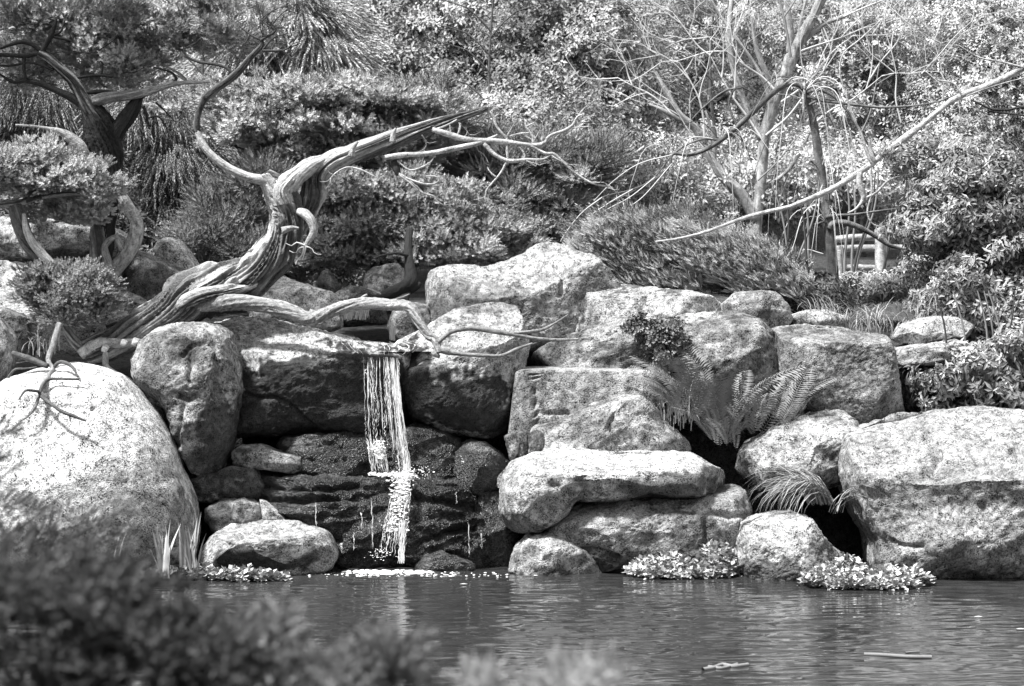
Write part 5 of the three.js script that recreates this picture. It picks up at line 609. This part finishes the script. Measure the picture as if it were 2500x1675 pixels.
{
  const t = thing('floating_twig', 'thin pale stick floating alone on the pond at lower right', 'stick', V(2.6, 0.004, 5.1)), f = (px, py) => { const y = 837.5 - py, dy = y * cP - FPX * sP, dz = -FPX * cP - y * sP, k = (LEVEL - EYE.y) / dy; return V((px - 1250) * k, LEVEL + 0.006, EYE.z + dz * k); };
  const stick = (o, name, list, r) => { const g = new THREE.TubeGeometry(new THREE.CatmullRomCurve3(list.map(([x, y]) => f(x, y))), 24, r, 6); part(o, name, g, MAT.driftwood); };
  t.position.copy(f(2180, 1602)); stick(t, 'stem', [[2110, 1600], [2160, 1602], [2220, 1606], [2275, 1607]], 0.011); stick(t, 'twig', [[2210, 1596], [2230, 1594], [2245, 1593]], 0.005);
  const u = thing('floating_twig', 'knobbly pale scrap of bark floating left of the thin stick', 'bark', f(1770, 1632)); stick(u, 'bark', [[1716, 1638], [1740, 1634], [1765, 1626], [1790, 1630], [1826, 1626]], 0.013); stick(u, 'twig', [[1730, 1630], [1760, 1634], [1800, 1624]], 0.009);
  for (const [x, y, l] of [[2388, 1508, 'tiny pale leaf floating near the lichen reflection at right'], [1132, 1428, 'tiny pale leaf floating on the dark water below the fall'], [2492, 1538, 'tiny pale leaf floating at the right edge']]) { const g = tris(leafShape(f(x, y))); solo('floating_leaf', l, 'leaf', g, MAT.straw); }
  function leafShape(p) { const o = []; for (let k = 0; k < 8; k++) { const a = k / 8 * 6.283, b = (k + 1) / 8 * 6.283; o.push(p.x, LEVEL + 0.012, p.z, p.x + 0.03 * Math.cos(b), LEVEL + 0.007, p.z + 0.014 * Math.sin(b), p.x + 0.03 * Math.cos(a), LEVEL + 0.007, p.z + 0.014 * Math.sin(a)); } return o; }
}
// ---------------------------------------------------------------- falling water
{
  const t = thing('waterfall', 'thin two-step waterfall of white strands falling between dark wet stones into the pond', 'waterfall', P(935, 1375, 0.6)), r = rng(601), geos = { upper: [], band: [], lower: [], foam: [], spray: [] };
  const strand = (pts, w) => {           // a thin irregular thread of water
    const c = new THREE.CatmullRomCurve3(pts), n = 26, pos = [], idx = [], s = r() * 50;
    for (let i = 0; i <= n; i++) { const u = i / n, p = c.getPoint(u), k = w * clamp(0.5 + 1.5 * N3(u * 7 + s, s, 1) + 0.8 * N3(u * 19, s, 6), 0.08, 1.7) * Math.min(1, u * 8 + 0.2, (1 - u) * 8 + 0.1); for (let j = 0; j < 6; j++) { const a = j / 6 * 6.283; pos.push(p.x + Math.cos(a) * k + 0.014 * N3(u * 6, s, 4), p.y, p.z + Math.sin(a) * k * 0.6); if (i < n) { const b = i * 6 + j, d = i * 6 + (j + 1) % 6; idx.push(b, b + 6, d, d, b + 6, d + 6); } } }
    const g = new THREE.BufferGeometry(); g.setAttribute('position', new THREE.Float32BufferAttribute(pos, 3)); g.setIndex(idx); g.computeVertexNormals(); return g;
  };
  for (let k = 0; k < 120; k++) {        // upper curtain
    const u = r(), x = 888 + u * 86, left = u < 0.72, z0 = 0.42 + (r() - 0.5) * 0.04, end = left ? 1060 + r() * 70 : 1162, a = r() * 0.85, st = r() < 0.22;
    const y = (q) => mix(872, end, q), xx = (q) => x + (left ? 12 : 26) * Math.pow(q, 1.3) + (left ? (0.4 - u) * -16 * q : 0), q0 = st ? 0 : a, q1 = st ? 0.5 + r() * 0.5 : Math.min(1, a + 0.08 + r() * 0.25);
    geos.upper.push(strand([0, 0.33, 0.66, 1].map((i) => { const q = mix(q0, q1, i); return P(xx(q), y(q), z0 + 0.1 * Math.sqrt(q)); }), 0.0012 + r() * r() * 0.0042));
  }
  for (let k = 0; k < 15; k++) { const x = 952 + r() * 18; geos.band.push(strand([[0, 874], [8, 960], [20, 1060], [28, 1110], [32, 1166]].map(([d, y]) => P(x + d + (r() - 0.5) * 4, y, 0.5 + (y - 874) * 0.0003)), 0.0016 + r() * 0.0035)); }
  for (let k = 0; k < 22; k++) { const x = 895 + r() * 40, e = 1152; geos.band.push(strand([[0, 1056 + r() * 40], [4 + r() * 6, 1105], [8 + r() * 10, e]].map(([d, y]) => P(x + d, y, 0.5 + (r()) * 0.05)), 0.0016 + r() * 0.005)); }
  for (let k = 0; k < 26; k++) { const x = 700 + r() * 400, w = 860 + Math.max(0, Math.abs(x - 940) - 60) * -0.12; if (x > 820 && x < 1040) geos.upper.push(strand([P(x - 20 + (940 - x) * 0.1, w - 26, 0.05), P(x, w - 14, 0.25), P(mix(x, 935, 0.25), w + 6, 0.42)], 0.0015 + r() * 0.0022)); }
  for (let k = 0; k < 90; k++) {        // lower fall
    const u = r(), x = 968 + u * 40, to = 918 + u * 66 + r() * 8, a = r() * 0.7, q1 = Math.min(1, a + 0.1 + r() * 0.3), pt = (q) => P(mix(x, to, Math.pow(q, 0.8)) , mix(1166, 1376, q), 0.74 + 0.14 * Math.sqrt(q) + (r() - 0.5) * 0.02);
    geos.lower.push(strand([0, 0.3, 0.6, 1].map((i) => pt(mix(a, q1, i))), 0.0014 + r() * r() * 0.005));
  }
  for (let k = 0; k < 22; k++) { const x = 975 + r() * 14; geos.lower.push(strand([[0, 1270], [-2, 1320], [-2, 1376]].map(([d, y]) => P(x + d, y, 0.9)), 0.002 + r() * 0.004)); }
  for (const [x, y0, y1] of [[1142, 1275, 1362], [1172, 1300, 1340], [860, 1300, 1345], [832, 1325, 1350], [880, 1250, 1290], [1110, 1200, 1230], [905, 1220, 1340], [768, 1225, 1285]]) for (let k = 0; k < 2; k++) geos.lower.push(strand([P(x + r() * 4, y0, 0.86), P(x + 2 + r() * 3, (y0 + y1) / 2, 0.88), P(x + 1 + r() * 4, y1, 0.88)], 0.0015 + r() * 0.002));
  const blob = (p, s) => { const g = new THREE.IcosahedronGeometry(s, 1), a = g.attributes.position; for (let i = 0; i < a.count; i++) { const k = 1 + 0.7 * N3(a.getX(i) / s * 1.4 + p.x * 30, a.getY(i) / s * 1.4 + p.y * 30, a.getZ(i) / s * 1.4); a.setXYZ(i, a.getX(i) * k * 1.4 + p.x, a.getY(i) * k * 0.6 + p.y, a.getZ(i) * k + p.z); } g.computeVertexNormals(); g.deleteAttribute('uv'); return g; };
  const gs = () => (r() + r() + r()) / 1.5 - 1;
  for (let k = 0; k < 330; k++) { const x = 985 + gs() * gs() * 150 * (r() < 0.5 ? 1 : -1), y = 1166 + gs() * 20; geos.foam.push(blob(P(x, y - Math.max(0, (x - 1000) * 0.1), 0.66 + gs() * 0.14), 0.0025 + r() * r() * 0.011)); }
  for (let k = 0; k < 200; k++) { const x = 978 + gs() * 34, y = 1200 + gs() * 46; geos.foam.push(blob(P(x, y, 0.78 + gs() * 0.04), 0.003 + r() * r() * 0.011)); }
  for (let k = 0; k < 240; k++) { const q = r(), x = 985 - q * 26 + gs() * (26 + 14 * q), y = mix(1176, 1300, q); geos.foam.push(blob(P(x, y, 0.79 + 0.07 * q), 0.002 + r() * r() * 0.009)); }
  for (let k = 0; k < 120; k++) { const x = 900 + r() * 100; geos.foam.push(blob(P(x, 1158 + gs() * 6, 0.66 + r() * 0.08), 0.003 + r() * 0.008)); }
  for (let k = 0; k < 90; k++) { const x = 925 + gs() * 26; geos.foam.push(blob(P(x, 1100 + gs() * 46, 0.5 + r() * 0.05), 0.003 + r() * 0.009)); }
  for (let k = 0; k < 230; k++) { const a = r() * 6.28, d = r(), c = onWater(945, 1.0); geos.foam.push(blob(V(c + Math.cos(a) * d * 0.34, LEVEL + 0.004, 0.98 + Math.sin(a) * d * 0.16), 0.003 + r() * 0.012)); }
  for (let k = 0; k < 170; k++) { const d = r() * 1.2, s = r() < 0.5 ? -1 : 1, c = onWater(945, 1.0); geos.foam.push(blob(V(c + s * d * (0.3 + 0.7 * r()), LEVEL + 0.002, 0.95 + r() * 0.35), 0.002 + r() * 0.007)); }
  for (let k = 0; k < 160; k++) { const s = r() < 0.6; geos.spray.push(blob(s ? P(1010 + gs() * 70, 1150 + gs() * 26, 0.7 + gs() * 0.1) : P(930 + gs() * 50, 1350 + gs() * 26, 0.95 + gs() * 0.1), 0.0015 + r() * 0.0025)); }
  for (const [n, k, m] of [['upper_strands', 'upper', MAT.stream], ['falling_band', 'band', MAT.stream], ['lower_strands', 'lower', MAT.stream], ['foam', 'foam', MAT.foam], ['spray', 'spray', MAT.foam]]) part(t, n, mergeGeometries(geos[k]), m).userData.kind = 'stuff';
}
{ // still water above the lip
  const a = P(760, 846, -0.55), b = P(1060, 846, -0.55), pos = [], idx = [], n = 60, m = 40, y0 = P(930, 858, 0.1).y;
  for (let j = 0; j <= m; j++) for (let i = 0; i <= n; i++) { const x = mix(a.x, b.x, i / n), z = mix(-1.25, 0.28, j / m); pos.push(x, y0 + 0.004 * N3(x * 18, z * 18, 1) + 0.002 * Math.sin(z * 50 + x * 9), z); if (i && j) { const k = (j - 1) * (n + 1) + i - 1; idx.push(k, k + n + 1, k + 1, k + 1, k + n + 1, k + n + 2); } }
  const g = new THREE.BufferGeometry(); g.setAttribute('position', new THREE.Float32BufferAttribute(pos, 3)); g.setIndex(idx); g.computeVertexNormals(); structure('upper_pool_water', g, MAT.pond);
}
// ---------------------------------------------------------------- out-of-focus shrub close to the camera
{
  const near = (label, z, stems, pads, o) => { const t = thing('foreground_shrub', label, 'shrub', P(pads[0][0], 1900, z)); for (const p of stems) limb(t, 'branch', p, z, { c: 0.1, step: 0.02, seg: 7 }); foliage(t, pads.map((p) => [p[0], p[1], p[2], p[3], z + (p[4] ?? 0), p[5] ?? 0.1]), SPRIG.fine, o); return t; };
  near('dark blurred evergreen shrub in the near lower left corner', 16.2, [[[200, 1900, 12], [260, 1700, 8], [240, 1500, 5], [200, 1400, 3]], [[300, 1900, 12], [450, 1700, 8], [560, 1560, 4]], [[500, 1900, 10], [700, 1720, 7], [860, 1620, 3]], [[60, 1900, 10], [80, 1650, 7], [60, 1450, 3]]],
    [[40, 1430, 150, 100], [220, 1455, 140, 80], [370, 1510, 130, 80], [510, 1580, 100, 80], [130, 1560, 180, 110], [330, 1600, 180, 110], [560, 1660, 160, 90], [640, 1690, 120, 70], [120, 1690, 180, 80]], { n: 7000, seed: 701, c: 0.06, clump: 0.03, per: 12, gap: -0.02, gf: 9, size: 0.4, fill: 0.8, lump: 0.9 });
  near('paler right part of the same blurred evergreen shrub, at the bottom left of centre', 16.1, [[[760, 1900, 8], [800, 1720, 6], [860, 1620, 3]], [[900, 1900, 7], [950, 1700, 4], [990, 1640, 2]]], [[720, 1630, 100, 75], [850, 1640, 100, 65], [950, 1615, 60, 50], [1010, 1650, 46, 36], [800, 1700, 140, 60], [640, 1560, 60, 60]], { n: 3000, seed: 733, c: 0.17, clump: 0.03, per: 12, gap: -0.05, gf: 9, size: 0.4, fill: 0.8, lump: 0.9 });  // pads of the one shrub, split off to colour them brighter
  near('pale blurred sprig tips at the bottom edge, right of the dark shrub', 16.4, [[[1150, 1900, 5], [1160, 1700, 3], [1180, 1640, 1.5]], [[1380, 1900, 5], [1400, 1700, 4], [1440, 1640, 2]]], [[1170, 1660, 36, 30], [1400, 1660, 60, 30], [1470, 1640, 30, 24], [1340, 1680, 40, 24]], { n: 700, seed: 709, c: 0.26, clump: 0.025, per: 10, gap: -0.6, size: 0.26, fill: 0.9 });
  near('fuzzy shoots slanting up in front of the huge pale boulder at the left edge', 12.5, [[[-60, 1560, 5], [60, 1400, 4], [200, 1300, 3], [330, 1230, 1.5]], [[-60, 1420, 4], [40, 1300, 3], [140, 1220, 1.5]], [[-80, 1240, 3], [0, 1170, 2.4], [60, 1120, 1.2]], [[-80, 1100, 2], [0, 1060, 1.6], [24, 1030, 1]]], [[40, 1330, 60, 20], [130, 1300, 60, 20], [200, 1270, 60, 18], [280, 1240, 46, 12], [60, 1260, 50, 16], [20, 1180, 40, 12], [0, 1120, 26, 12], [0, 1060, 18, 20], [100, 1360, 90, 30], [250, 1320, 70, 20], [20, 1240, 40, 30]], { n: 560, seed: 719, c: 0.2, clump: 0.05, per: 12, gap: -0.5, size: 0.45, lean: 1, rise: 0.3, fill: 0.9 });
}
renderer.render(scene, camera);
